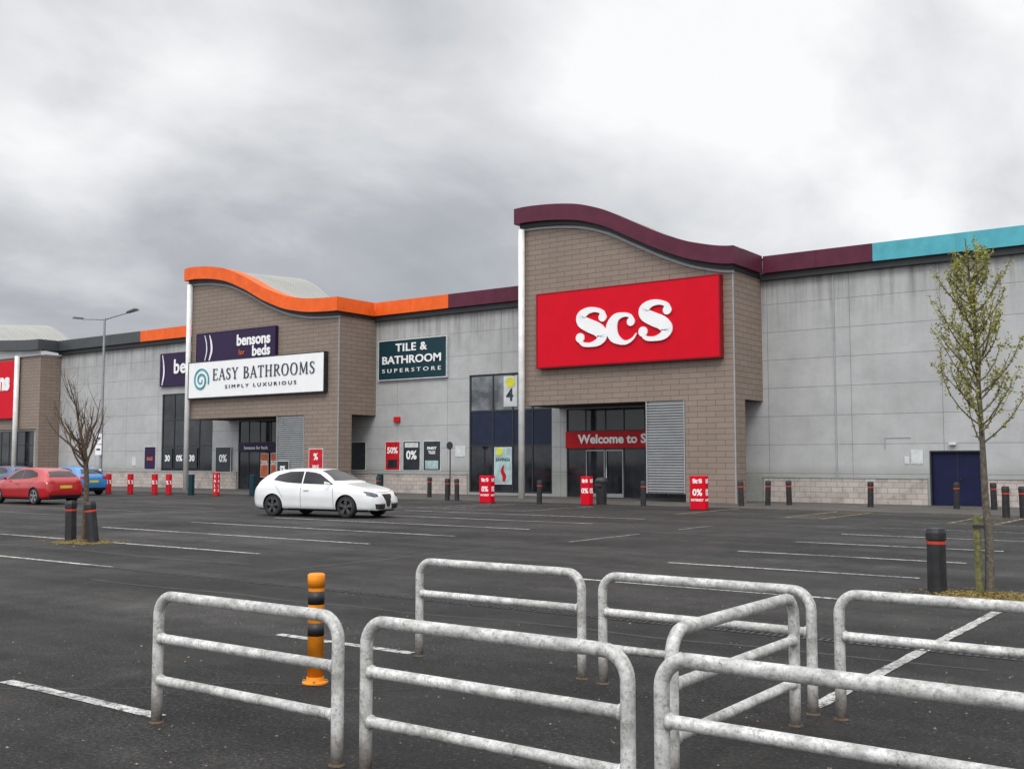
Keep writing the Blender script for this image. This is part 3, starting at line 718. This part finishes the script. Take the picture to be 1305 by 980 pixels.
def bollard(loc,label,r,h,lean=(0,0),n=10,grp='black bollards along the pavement'):
    t=thing('bollard',(*loc,0),label,'bollard',0,grp); t.rotation_euler=(lean[0],lean[1],.2)
    mb=MB(); mb.lathe([(r,-.02),(r*.96,h*.82),(r*1.04,h*.83),(r*1.04,h*.93),(r*.9,h),(0,h*1.01)],0,0,n)
    obj('post',mb,'black',t)
    mb=MB(); mb.lathe([(r*1.0,h*.755),(r*1.0,h*.80)],0,0,n); obj('reflective_band',mb,'bollred',t)
    return t
bollard((-3.74,14.53),"black bollard with red reflective band beside young tree",.12,.83,grp='bollards guarding the trees')
bollard((-21.0,12.84),"black bollard with red band beside bare tree",.12,.86,(0,rad(-1)),grp='bollards guarding the trees')
bollard((-20.25,12.9),"leaning black bollard with red band beside bare tree",.12,.86,(rad(2),rad(-7)),grp='bollards guarding the trees')
src=bollard((-29.75,36.0),"black bollard with red band along shop front",.11,.95)
rb=random.Random(4)
for p in [(-36.3,38.6),(-29.2,36.0),(-24.1,34.9),(-19.95,35.9),(-16.87,38.0),(-16.35,39.3),(-15.75,40.0),(-12.6,40.0),(-8.35,40.2),(-6.9,34.8),(-6.45,35.0),(-5.2,35.0),(-33,38.6),(-9.6,40.2)]:
    copy_thing(src,(*p,0),(rad(rb.uniform(-2,2)),rad(rb.uniform(-2,2)),rb.uniform(0,1)))
def promo(loc,label,w,h,m,lines_,logo=False,group='promotional covers on bollards',dep=None,name='promotional_sleeve'):
    t=thing(name,(*loc,0),label,'advert stand',0,group); d=dep or w*.6
    mb=MB(); mb.box(-w/2,w/2,-d/2,d/2,.02,h); obj('sleeve',mb,m,t,bevel=.02)
    mb=MB(); mb.box(-w/2-.03,w/2+.03,-d/2-.03,d/2+.03,0,.018); obj('base_plate',mb,'black',t)
    l=MB()
    if logo: ScS(l,-w*.33,h*.78,w*.66,h*.13,-d/2-.001,.005)
    for s,fz,fh in lines_:
        k=text(None,s,0,h*fz,-d/2-.001,h=h*fh,center=True,bold=.03,ext=.004)
        mx=max(v[0] for v in k.v)
        if mx>w*.43: k.v=[(v[0]*w*.43/mx,v[1],v[2]) for v in k.v]
        l.add(k.v,k.f)
    if l.v:
        obj('lettering',l,'letter',t)
        s=MB(); s.add([(w/2+(-v[1]-d/2),v[0]*d/w,v[2]) for v in l.v],l.f); obj('lettering',s,'letter',t)
    return t
promo((-26.56,34.7),"red advert sleeve with white lettering outside shop",.58,1.12,'red',[("0%",.42,.2),("INTEREST",.26,.07)],True,dep=.3)
promo((-21.99,35.1),"red advert sleeve with white lettering near entrance",.40,1.12,'red',[("0%",.42,.18)],True,dep=.3)
promo((-16.69,34.05),"red advert sleeve with white lettering on bay edge",.58,1.2,'red',[("0%",.42,.2),("INTEREST",.26,.07)],True,dep=.3)
for p,m,tx in (((-48.9,33.2),'posterred',["%"]),((-47.1,33.4),'posterred',["%"]),((-46.2,33.6),'posterred',["%"]),((-50.4,32.9),'posterred',["%"]),((-44.9,34.0),'teal',[]),((-37.5,40.),'teal',[]),((-41.4,35.0),'teal',[])):
    promo(p,("red" if m=='posterred' else "dark teal")+" advert sleeve on a bollard by the shops",.3,1.05,m,[(s,.5,.2) for s in tx])
promo((-42.93,34.),"tall red sale sleeve with vertical white letters",.32,1.15,'posterred',[("S",.78,.13),("A",.58,.13),("L",.38,.13),("E",.18,.13)])
t=thing('litter_bin',(-22.0,36.2,0),"black litter bin beside entrance doors","bin")
mb=MB(); mb.lathe([(.2,0),(.24,.85),(.27,.87),(.27,.95),(.18,1.06),(0,1.08)],0,0,18); obj('bin_body',mb,'black',t)
mb=MB(); mb.box(-.15,.15,-.275,-.2,.72,.84); obj('bin_opening',mb,'signside',t)
t=thing('post_sign',(-34.2,41.6,0),"round dark sign on a thin post by wall","sign")
mb=MB(); mb.tube([(0,0,0),(0,0,2.6)],.03,8); obj('post',mb,'frame',t)
mb=MB(); mb.lathe([(.2,-.03),(.2,0)],0,-.03,20,0,'y',2.5); obj('sign_disc',mb,'frame',t)

# ------------------------------------------------------------------ street lamp
t=thing('street_lamp',(-52.1,33.5,0),"tall galvanised street lamp with two arms and small sign","street lamp")
mb=MB(); mb.lathe([(.13,0),(.13,1.2),(.085,1.3),(.06,9.55),(0,9.6)],0,0,14); obj('lamp_post',mb,'lampgrey',t)
for s in (-1,1):
    mb=MB(); mb.tube([(0,0,9.45),(s*1.0,0,9.56),(s*2.2,0,9.66)],[.04,.035,.03],8); a=obj('lamp_arm',mb,'lampgrey',t)
    mb=MB(); k=s*2.1; z0=9.64
    mb.add([(k,-.12,z0),(k+s*.85,-.16,z0+.10),(k+s*.85,.16,z0+.10),(k,.12,z0),(k+s*.05,-.08,z0+.10),(k+s*.75,-.1,z0+.2),(k+s*.75,.1,z0+.2),(k+s*.05,.08,z0+.10)],[(0,1,2,3),(4,7,6,5),(0,4,5,1),(1,5,6,2),(2,6,7,3),(3,7,4,0)])
    obj('lamp_head',mb,'frame',a)
for za,zb in ((2.65,3.2),(2.05,2.6)):
    mb=MB(); mb.box(-.28,.28,-.17,-.14,za,zb); s=obj('sign_plate',mb,'letter',t)
    mb=MB(); mb.box(-.18,.18,-.176,-.171,za+.25,za+.35); obj('sign_print',mb,'letterdark',s)

# ------------------------------------------------------------------ trees
def twig(mb,p,d,L,r,depth,ends,up=.25,rnd=random,wob=.25,kids=(3,5)):
    pts=[p.copy()];dirn=d.normalized();n=5
    for i in range(n):
        dirn=(dirn+Vector((rnd.uniform(-wob,wob),rnd.uniform(-wob,wob),up*rnd.uniform(.2,1)))*.5).normalized()
        pts.append(pts[-1]+dirn*L/n)
    rs=[r*(1-.75*i/n) for i in range(n+1)]
    mb.tube(pts,rs,5 if depth<2 else 4,caps=False)
    for i in range(1,n+1): ends.append((pts[i],depth))
    if depth>0:
        for k in range(rnd.randint(*kids)):
            i=rnd.randint(1,n-1); a=rnd.uniform(0,2*math.pi)
            side=Vector((math.cos(a),math.sin(a),rnd.uniform(.1,.6)))
            twig(mb,pts[i],(dirn*.7+side*.8),L*rnd.uniform(.4,.65),rs[i]*.6,depth-1,ends,up,rnd,wob,kids)
rnd=random.Random(5)
def leafmat(name,c):
    m,nt,b=nodes(name); oi=N(nt,'ShaderNodeTexCoord').outputs['Object']
    f=noise(nt,oi,14,3); nt.links.new(ramp(nt,f,[(.3,tuple(k*.5 for k in c)),(.5,c),(.7,(c[0]*1.4,c[1]*1.25,c[2]*1.3))]),b.inputs['Base Color'])
    b.inputs['Roughness'].default_value=.55
    tr=N(nt,'ShaderNodeBsdfTranslucent'); tr.inputs['Color'].default_value=(*c,1)
    mx=N(nt,'ShaderNodeMixShader'); mx.inputs[0].default_value=.3
    out=nt.nodes['Material Output']; nt.links.new(b.outputs[0],mx.inputs[1]); nt.links.new(tr.outputs[0],mx.inputs[2]); nt.links.new(mx.outputs[0],out.inputs[0])
    return m
M['leaf']=leafmat('leaf_young',(.31,.31,.075)); M['litter']=leafmat('litter_leaf',(.26,.20,.06))
def leaves(mb,ends,n,spread,size,rnd,mi=0):
    for _ in range(n):
        p,_d=rnd.choice(ends)
        c=p+Vector((rnd.gauss(0,spread),rnd.gauss(0,spread),rnd.gauss(0,spread)))
        a=Vector((rnd.uniform(-1,1),rnd.uniform(-1,1),rnd.uniform(-.2,1))).normalized()
        b=a.cross(Vector((rnd.uniform(-1,1),rnd.uniform(-1,1),rnd.uniform(-1,1)))).normalized()
        s=size*rnd.uniform(.6,1.3)
        mb.add([c-a*s,c+b*s*.5,c+a*s,c-b*s*.5],[(0,1,2,3)],mi)
t=thing('young_tree',(-3.10,14.5,0),"slim young tree with fresh yellow green leaves","tree")
tr=MB(); base=[Vector((0,0,-.05)),Vector((.015,.0,.6)),Vector((-.02,.02,1.3)),Vector((-.03,.0,2.0)),Vector((-.06,.02,2.8)),Vector((-.09,0,3.6)),Vector((-.16,0,4.6))]
tr.tube(crom(base,4),[.062-.056*i/24 for i in range(25)],10)
ends=[]; cr=crom(base,10)
for k in range(46):
    z=1.9+(k/46)**.95*2.3; c=min(cr,key=lambda q:abs(q.z-z)); a=k*2.4+rnd.uniform(-.3,.3)
    fr=(z-1.9)/2.4; Lb=(.88 if fr<.45 else .88*(1.38-fr))*rnd.uniform(.65,1.15)
    twig(tr,c.copy(),Vector((math.cos(a),math.sin(a),.58)),Lb,.0125,1,ends,.68,rnd,.22,(2,4))
obj('trunk',tr,'bark',t)
lf=MB(); leaves(lf,ends,5600,.022,.024,rnd); obj('crown',lf,'leaf',t)
stake=thing('tree_stake',(-3.20,14.42,0),"short mossy wooden stake beside young tree","stake")
mb=MB(); mb.tube([(0,0,-.02),(-.01,0,1.02)],.045,8); obj('stake_post',mb,'stake',stake)
mb=MB(); mb.box(-.05,.10,-.052,-.046,.86,.9); obj('tree_tie',mb,'black',stake)
t=thing('bare_tree',(-20.6,12.9,0),"small bare leafless tree between two black bollards","tree")
tr=MB(); base=[Vector((0,0,-.05)),Vector((.03,0,.7)),Vector((.0,.02,1.4)),Vector((-.05,-.02,2.0))]
tr.tube(crom(base,5),[.062-.018*i/15 for i in range(16)],9)
ends=[]; tw=MB(); rnd=random.Random(33)
for k in range(13):
    a=k*2.4; z=1.5+.6*(k/13); c=min(crom(base,5),key=lambda q:abs(q.z-min(z,2.0)))
    twig(tw,c.copy(),Vector((math.cos(a)*.85-.42,math.sin(a)*.65-.30,.75)),1.1*rnd.uniform(.75,1.15),.027,2,ends,.6,rnd,.5,(2,4))
twig(tw,base[-1].copy(),Vector((-.15,-.1,1)),1.5,.034,2,ends,.5,rnd,.4,(4,5))
obj('trunk',tr,'barkdark',t)
leaves(tw,ends,450,.015,.014,rnd,1); obj('crown',tw,['barkdark','litter'],t)
def litter(x,y,rr,n):
    mb=MB(); r=random.Random(3)
    pts=[]
    for k in range(26):
        a=2*math.pi*k/26; q=rr*.8*r.uniform(.8,1.15); pts.append((x+q*1.3*math.cos(a),y+q*math.sin(a)*.9))
    mb.add([(x,y,.05)]+[(px,py,.006) for px,py in pts],[(0,i+1,(i+1)%26+1) for i in range(26)],1)
    for _ in range(n):
        a=r.uniform(0,6.28); q=abs(r.gauss(0,rr*.6)); px,py=x+q*1.3*math.cos(a),y+q*math.sin(a)
        s=r.uniform(.012,.03); th=r.uniform(0,6.28); z=.012+.045*max(0,1-q/(rr*.8))
        mb.add([(px+s*math.cos(th),py+s*math.sin(th),z),(px-s*math.sin(th)*.5,py+s*math.cos(th)*.5,z+r.uniform(0,.02)),(px-s*math.cos(th),py-s*math.sin(th),z),(px+s*math.sin(th)*.5,py-s*math.cos(th)*.5,z)],[(0,1,2,3)],0)
    o=obj('leaf_litter',mb,['litter','soil']); o['kind']='stuff'
M['soil']=mk('soil',(.14,.11,.035),.95,0,.3,12,bmp=.6)
litter(-3.1,14.4,.62,2200); litter(-20.6,12.9,.75,900)

# ------------------------------------------------------------------ cars
def carpaint(name,col,metal=0.0):
    m,nt,b=nodes(name); tc=N(nt,'ShaderNodeTexCoord').outputs['Object']
    nt.links.new(ramp(nt,noise(nt,tc,3,4),[(.3,tuple(c*.93 for c in col)),(.7,col)]),b.inputs['Base Color'])
    b.inputs['Roughness'].default_value=.28; b.inputs['Coat Weight'].default_value=.8; b.inputs['Coat Roughness'].default_value=.06
    b.inputs['Metallic'].default_value=metal; return m
M['tyre']=mk('tyre_rubber',(.015,.015,.015),.85); M['rimdark']=mk('dark_alloy',(.11,.11,.115),.3,.6); M['rimlight']=mk('light_alloy',(.45,.46,.47),.3,.8)
M['chrome']=mk('chrome',(.5,.5,.5),.15,1); M['lampglass']=mk('headlight_glass',(.13,.14,.15),.08,.5,.3,8)
M['tail']=mk('tail_light_red',(.35,.01,.01),.12); M['plateY']=mk('plate_yellow',(.65,.5,.04),.4); M['plateW']=mk('plate_white',(.7,.7,.7),.4)
M['carglass']=glass('car_glass',(.004,.005,.006),.03)
def cres(pts,N_):
    P=[Vector(p) for p in pts]; n=len(P); out=[]
    T=[0]
    for i in range(n-1): T.append(T[-1]+max(1e-4,(P[i+1]-P[i]).length)**.5)
    def tan(i):
        if i==0: return (P[1]-P[0])/(T[1]-T[0])
        if i==n-1: return (P[-1]-P[-2])/(T[-1]-T[-2])
        a=(P[i]-P[i-1])/(T[i]-T[i-1]); b=(P[i+1]-P[i])/(T[i+1]-T[i]); w=(T[i+1]-T[i])/(T[i+1]-T[i-1]); return a*w+b*(1-w)
    for i in range(n-1):
        h=T[i+1]-T[i]; m0=tan(i)*h; m1=tan(i+1)*h
        for k in range(N_):
            t=k/N_; out.append((2*t**3-3*t*t+1)*P[i]+(t**3-2*t*t+t)*m0+(-2*t**3+3*t*t)*P[i+1]+(t**3-t*t)*m1)
    out.append(P[-1]); return out
def build_car(label,loc,rot,paintc,rim,group=None,stretch=1.0,sc=1.0):
    pm=carpaint('car_paint_'+rim+str(len(bpy.data.materials)),paintc)
    car=thing('parked_car',loc,label,'car',rot,group)
    TOP=[(-2.175,.62),(-2.165,.79),(-2.12,.93),(-2.03,1.04),(-1.88,1.17),(-1.70,1.295),(-1.48,1.385),(-1.0,1.45),(-.5,1.468),(-.05,1.455),(.28,1.39),(.6,1.245),(.90,1.085),(1.08,1.015),(1.4,.955),(1.75,.875),(1.98,.785),(2.12,.66),(2.175,.50)]
    BEL=[(-2.175,.56),(-2.1,.84),(-1.9,.955),(-1.2,.975),(0,.94),(.9,.90),(1.3,.865),(1.7,.80),(2.0,.69),(2.12,.57),(2.175,.44)]
    W=[(-2.175,.66),(-2.12,.76),(-1.95,.84),(-1.5,.895),(-.8,.895),(.3,.885),(1.1,.90),(1.5,.885),(1.85,.81),(2.03,.70),(2.13,.56),(2.175,.42)]
    ZB=[(-2.175,.36),(-2.1,.24),(-1.8,.19),(1.9,.18),(2.1,.21),(2.175,.30)]
    WR=[(-2.1,.66),(-1.6,.59),(-.6,.62),(.2,.61),(.95,.68),(1.6,.66),(2.1,.45)]
    n=120; xs=[]
    for i in range(n+1):
        s=-math.cos(math.pi*i/n); t=-1+2*i/n; xs.append(2.175*(.45*s+.55*t))
    rings=[]
    for x in xs:
        top=hermite(TOP,x);be=min(hermite(BEL,x),top-.05);w=hermite(W,x);zb=hermite(ZB,x);wr=hermite(WR,x)
        tt=max(0,min(1,(top-be-.06)/.36)); tt=tt*tt*(3-2*tt)
        ry=.80*w*(1-tt)+wr*tt; rz=be+(top-be)*(.66+.22*tt)
        hy=.97*w*(1-tt)+.955*w*tt
        c=[(0,zb),(.5*w,zb),(.84*w,zb+.015),(.955*w,zb+.09),(.99*w,zb+(be-zb)*.38),(w,zb+(be-zb)*.62),(hy,be-.05),(.915*w,be+.006),(.915*w*.5+ry*.5+.010*tt,(be+rz)/2),(ry,rz),(ry*.82,top-.026*tt-.010*(1-tt)),(ry*.42,top-.004),(0,top)]
        pts=[(p.x,p.y) for p in cres([(a,b,0) for a,b in c],4)]; pts[0]=(0,pts[0][1]); pts[-1]=(0,pts[-1][1])
        rings.append([(x,y,z) for y,z in pts]+[(x,-y,z) for y,z in pts[-2:0:-1]])
    mb=MB(); k=len(rings[0]); vs=[v for r in rings for v in r]; fs=[]
    for i in range(n):
        for j in range(k):
            j2=(j+1)%k; fs.append((i*k+j,(i+1)*k+j,(i+1)*k+j2,i*k+j2))
    fs.append([j for j in range(k)]); fs.append([n*k+j for j in range(k)][::-1])
    mb.add(vs,fs)
    bo=obj('car_body',mb,[pm,M['black']],None,smooth=True)
    bm=bmesh.new(); bm.from_mesh(bo.data); bmesh.ops.recalc_face_normals(bm,faces=bm.faces); bm.to_mesh(bo.data); bm.free()
    bvh=BVHTree.FromPolygons([v.co for v in bo.data.vertices],[list(p.vertices) for p in bo.data.polygons])
    WX=(1.29,-1.345)
    for x in WX:
        for s in (-1,1):
            cut=MB(); cut.lathe([(.365,-.24),(.365,.24)],x,s*.85,48,0,'y',.33)
            co=obj('cut',cut,'black')
            bmc=bmesh.new(); bmc.from_mesh(co.data); bmesh.ops.recalc_face_normals(bmc,faces=bmc.faces); bmc.to_mesh(co.data); bmc.free()
            md=bo.modifiers.new('c','BOOLEAN'); md.object=co; md.operation='DIFFERENCE'; md.solver='EXACT'
            bpy.context.view_layer.update()
            dg=bpy.context.evaluated_depsgraph_get(); me=bpy.data.meshes.new_from_object(bo.evaluated_get(dg))
            bo.modifiers.clear(); bo.data=me; bpy.data.objects.remove(co)
    bo.parent=car
    for p in me.polygons:
        c=p.center
        inn=any(math.hypot(c.x-x,c.z-.33)<.3652 and abs(c.y)>.595 for x in WX)
        p.material_index=1 if inn else 0; p.use_smooth=not inn
        if c.z<.24 and abs(p.normal.z)>.6: p.material_index=1
    arch=set()
    for p in me.polygons:
        if not p.use_smooth: arch.update(tuple(sorted(e)) for e in p.edge_keys)
    for e in me.edges:
        if tuple(sorted(e.vertices)) in arch: e.use_edge_sharp=True
    def proj(name,bot,top,d,m,nu=12,nv=6,off=.006,mirror=False):
        def poly(pl,t):
            L=[math.hypot(pl[i+1][0]-pl[i][0],pl[i+1][1]-pl[i][1]) for i in range(len(pl)-1)]; s=sum(L)*t
            for i,l in enumerate(L):
                if s<=l+1e-9: q=s/l if l else 0; return (pl[i][0]+(pl[i+1][0]-pl[i][0])*q,pl[i][1]+(pl[i+1][1]-pl[i][1])*q)
                s-=l
            return pl[-1]
        for sg in ((1,-1) if mirror else (1,)):
            vs=[];fs=[]
            for i in range(nu+1):
                a=poly(bot,i/nu);b=poly(top,i/nu)
                for j in range(nv+1):
                    t=j/nv; u=a[0]+(b[0]-a[0])*t; z=a[1]+(b[1]-a[1])*t
                    if d=='y': o_=Vector((u,3*sg,z)); dr=Vector((0,-sg,0))
                    elif d=='x': o_=Vector((4,u*sg,z)); dr=Vector((-1,0,0))
                    else: o_=Vector((-4,u*sg,z)); dr=Vector((1,0,0))
                    h,nn,_,_=bvh.ray_cast(o_,dr)
                    if h is None: h=o_+dr*3; nn=-dr
                    if nn.dot(dr)>0: nn=-nn
                    vs.append(h+nn*off)
            for i in range(nu):
                for j in range(nv):
                    q=i*(nv+1)+j; fs.append((q,q+nv+1,q+nv+2,q+1))
            mb=MB(); mb.add(vs,fs); ob=obj(name,mb,m,bo,smooth=True)
        return ob
    proj('side_window',[(.80,.975),(.3,.985),(-.29,1.0)],[(.24,1.29),(.05,1.335),(-.29,1.368)],'y','carglass',20,8,mirror=True)
    proj('side_window',[(-.34,1.0),(-.9,1.03),(-1.40,1.10)],[(-.34,1.370),(-.85,1.355),(-1.26,1.255)],'y','carglass',20,8,mirror=True)
    proj('windshield',[(-.70,1.09),(-.35,1.095),(0,1.10),(.35,1.095),(.70,1.09)],[(-.54,1.375),(-.27,1.40),(0,1.41),(.27,1.40),(.54,1.375)],'x','carglass',24,12)
    proj('rear_window',[(-.60,1.08),(0,1.08),(.60,1.08)],[(-.48,1.30),(0,1.32),(.48,1.30)],'r','carglass',20,8)
    for pts in ([(.86,.28),(.86,.6),(.80,.95)],[(-.315,.26),(-.315,.6),(-.315,.98)],[(-.96,.58),(-1.12,.78),(-1.38,1.06)]):
        proj('door_seam',[(a-.006,z) for a,z in pts],[(a+.006,z) for a,z in pts],'y','black',14,1,.002,mirror=True)
    proj('side_skirt',[(.90,.19),(-.95,.19)],[(.90,.24),(-.95,.24)],'y','black',10,1,.004,mirror=True)
    proj('bonnet_seam',[(-.74,.84),(-.4,.77),(0,.75),(.4,.77),(.74,.84)],[(-.74,.848),(-.4,.778),(0,.758),(.4,.778),(.74,.848)],'x','black',24,1,.002)
    proj('headlight',[(.46,.63),(.60,.62),(.76,.67)],[(.44,.70),(.60,.76),(.76,.79)],'x','lampglass',14,8,.008,mirror=True)
    proj('grille',[(-.05,.34),(.05,.34)],[(-.21,.68),(.21,.68)],'x','black',10,8,.010)
    proj('grille_surround',[(-.07,.32),(.07,.32)],[(-.235,.70),(.235,.70)],'x','chrome',10,8,.006)
    proj('lower_intake',[(.19,.26),(.54,.27)],[(.15,.41),(.60,.42)],'x','black',10,6,.006,mirror=True)
    proj('fog_light',[(.44,.31),(.53,.31)],[(.44,.38),(.53,.38)],'x','chrome',6,4,.010,mirror=True)
    proj('tail_light',[(.48,.82),(.62,.82),(.74,.84)],[(.46,.94),(.60,.96),(.72,.955)],'r','tail',10,6,.008,mirror=True)
    proj('rear_bumper',[(-.66,.25),(.66,.25)],[(-.7,.38),(.7,.38)],'r','black',14,4,.006)
    proj('number_plate',[(-.26,.64),(.26,.64)],[(-.26,.75),(.26,.75)],'r','plateY',6,2,.012)
    proj('number_plate',[(.12,.44),(.54,.44)],[(.12,.55),(.54,.55)],'x','plateW',6,2,.016)
    for s in (-1,1):
        mb=MB(); mb.add([(.74,s*.86,.96),(.64,s*.86,.96),(.62,s*1.02,.98),(.70,s*1.03,.98),(.74,s*.86,1.03),(.64,s*.86,1.05),(.62,s*1.01,1.08),(.69,s*1.02,1.06)],
            [(0,1,2,3),(4,7,6,5),(0,4,5,1),(1,5,6,2),(2,6,7,3),(3,7,4,0)])
        obj('wing_mirror',mb,[pm],car,bevel=.02)
        mb=MB(); mb.box(-.21,-.03,s*.888-.02,s*.888+.02,.80,.825); obj('door_handle',mb,[pm],car,bevel=.006)
    if stretch!=1:
        def st(o):
            for c in o.children:
                for v in c.data.vertices: v.co.x*=stretch
                st(c)
        st(car)
    for x in WX:
        for s in (-1,1):
            we=bpy.data.objects.new('wheel',None); COL.objects.link(we); we.parent=car; we.location=(x*stretch,s*.785,.325)
            mb=MB(); mb.lathe([(.235,-.10),(.27,-.108),(.305,-.10),(.325,-.07),(.325,.07),(.305,.10),(.27,.108),(.235,.10)],0,0,40,0,'y',caps=False)
            obj('tyre',mb,'tyre',we,smooth=True)
            mb=MB(); mb.lathe([(.243,s*.03),(.243,s*.100),(.226,s*.106),(.216,s*.04)],0,0,36,0,'y',caps=False)
            for q in range(10):
                a=2*math.pi*(q//2)/5+.3+(.15 if q%2 else -.15); ca,sa=math.cos(a),math.sin(a); w1,w2=.020,.022
                ys=[s*.098,s*.05]
                P=lambda r,t,y:(r*ca-t*sa,y,r*sa+t*ca)
                mb.add([P(.02,-w1,ys[0]),P(.225,-w2,ys[0]),P(.225,w2,ys[0]),P(.02,w1,ys[0]),P(.02,-w1,ys[1]),P(.225,-w2,ys[1]),P(.225,w2,ys[1]),P(.02,w1,ys[1])],
                    [(0,1,2,3),(0,4,5,1),(3,2,6,7),(1,5,6,2)])
            mb.lathe([(.05,s*.08),(.045,s*.108),(0,s*.110)],0,0,14,0,'y')
            obj('rim',mb,rim,we)
            mb=MB(); mb.lathe([(.235,-.02),(.235,.02)],0,0,24,0,'y'); obj('brake_disc',mb,'tyre',we)
    car.scale=(sc,sc,sc)
    return car
build_car("white hatchback with dark alloy wheels parked across empty bays",(-24.4,23.6,0),rad(9),(.74,.75,.75),'rimdark',stretch=1.04,sc=1.02)
build_car("red hatchback with yellow rear plate parked in the bays",(-41.5,23.75,0),rad(181),(.42,.006,.010),'rimlight')
build_car("bright blue hatchback parked near the shop row",(-50.9,31.0,0),rad(180),(.03,.20,.48),'rimlight')
build_car("dark blue hatchback parked near the shop row",(-58.2,31.6,0),rad(180),(.02,.05,.14),'rimlight')

# ------------------------------------------------------------------ world
w=bpy.data.worlds.new("World"); scene.world=w; w.use_nodes=True; nt=w.node_tree
bg=nt.nodes['Background']
sky=N(nt,'ShaderNodeTexSky',sky_type='NISHITA'); sky.sun_disc=False; sky.sun_elevation=rad(48); sky.sun_rotation=rad(150)
tc=N(nt,'ShaderNodeTexCoord').outputs['Generated']
sx=N(nt,'ShaderNodeSeparateXYZ'); nt.links.new(tc,sx.inputs[0])
def mth(op,a,b=None,c=None):
    n=N(nt,'ShaderNodeMath',operation=op)
    for i,v in enumerate((a,b,c)):
        if v is None: continue
        if isinstance(v,(int,float)): n.inputs[i].default_value=v
        else: nt.links.new(v,n.inputs[i])
    return n.outputs[0]
def mrange(v,a,b,c,d):
    n=N(nt,'ShaderNodeMapRange'); n.interpolation_type='SMOOTHSTEP'
    for k,x in (('From Min',a),('From Max',b),('To Min',c),('To Max',d)): n.inputs[k].default_value=x
    nt.links.new(v,n.inputs['Value']); return n.outputs[0]
zc=mth('MAXIMUM',sx.outputs[2],0.0); den=mth('ADD',zc,.36)
cx=mth('DIVIDE',sx.outputs[0],den); cy=mth('DIVIDE',sx.outputs[1],den)
cb=N(nt,'ShaderNodeCombineXYZ'); nt.links.new(cx,cb.inputs[0]); nt.links.new(cy,cb.inputs[1])
def cloudn(scale,loc,rotz,sc,detail,dist,rough=.5):
    mp=N(nt,'ShaderNodeMapping'); mp.inputs['Rotation'].default_value=(0,0,rad(rotz)); mp.inputs['Scale'].default_value=sc; mp.inputs['Location'].default_value=loc
    nt.links.new(cb.outputs[0],mp.inputs[0])
    nz=N(nt,'ShaderNodeTexNoise'); nz.inputs['Scale'].default_value=scale; nz.inputs['Detail'].default_value=detail; nz.inputs['Roughness'].default_value=rough; nz.inputs['Distortion'].default_value=dist
    nt.links.new(mp.outputs[0],nz.inputs['Vector']); return nz.outputs['Fac']
n1=cloudn(2.1,(4.3,2.1,0),-75,(1,.75,1),6,.35,.5)
n2=cloudn(6.0,(1.1,5.7,0),-30,(1,.75,1),6,.3,.55)
nn=mth('ADD',mth('MULTIPLY',n1,.78),mth('MULTIPLY',n2,.22))
nn=mth('ADD',mth('MULTIPLY',mth('SUBTRACT',nn,.5),1.05),.5)
def lobe(v,a,b,c,d):
    dp=N(nt,'ShaderNodeVectorMath',operation='DOT_PRODUCT'); nt.links.new(tc,dp.inputs[0]); dp.inputs[1].default_value=Vector(v).normalized()
    return mrange(dp.outputs['Value'],a,b,c,d)
g1=lobe((-.22,1.03,.36),.87,.995,0,.20)
g2=lobe((-.95,.62,.46),.94,1.0,0,.12)
dk=lobe((-.85,.62,.20),.91,.995,0,-.10)
dk2=lobe((-.58,.86,.30),.985,1.0,0,-.02)
el=mrange(sx.outputs[2],.04,.40,-.05,.12)
f=mth('ADD',mth('ADD',mth('ADD',nn,g1),mth('ADD',g2,mth('ADD',dk,dk2))),el)
cr=N(nt,'ShaderNodeValToRGB'); e=cr.color_ramp.elements
e[0].position=.28; e[0].color=(.34,.355,.385,1); e[1].position=.80; e[1].color=(.95,.955,.965,1)
x=e.new(.45); x.color=(.46,.475,.505,1); x=e.new(.62); x.color=(.69,.70,.72,1)
nt.links.new(f,cr.inputs['Fac'])
zen=mrange(sx.outputs[2],.42,1,1,2.5); bk=mrange(sx.outputs[1],.2,-.8,1,2.0)
st=mth('MULTIPLY',zen,bk)
vm=N(nt,'ShaderNodeVectorMath',operation='SCALE'); nt.links.new(cr.outputs[0],vm.inputs[0]); nt.links.new(st,vm.inputs['Scale'])
sk=N(nt,'ShaderNodeVectorMath',operation='SCALE'); nt.links.new(sky.outputs[0],sk.inputs[0]); sk.inputs['Scale'].default_value=.005
ad=N(nt,'ShaderNodeVectorMath',operation='ADD'); nt.links.new(vm.outputs[0],ad.inputs[0]); nt.links.new(sk.outputs[0],ad.inputs[1])
nt.links.new(ad.outputs[0],bg.inputs['Color']); bg.inputs['Strength'].default_value=1.0
sl=bpy.data.lights.new('sun','SUN'); sl.energy=1.1; sl.angle=rad(20); sl.color=(1,.97,.93)
so=bpy.data.objects.new('sun',sl); COL.objects.link(so)
d=Vector((.5,-.75,.95)).normalized(); so.rotation_euler=d.to_track_quat('Z','Y').to_euler(); so.location=(0,0,60)

cam=bpy.data.cameras.new('camera'); cam.lens=37.24; cam.sensor_width=36; cam.clip_end=3000; cam.clip_start=.05
c=bpy.data.objects.new('camera',cam); COL.objects.link(c); c.location=(0,0,1.7); c.rotation_euler=(rad(94.152),0,rad(36.09)); scene.camera=c
scene.view_settings.view_transform='Standard'; scene.view_settings.look='None'; scene.view_settings.exposure=0
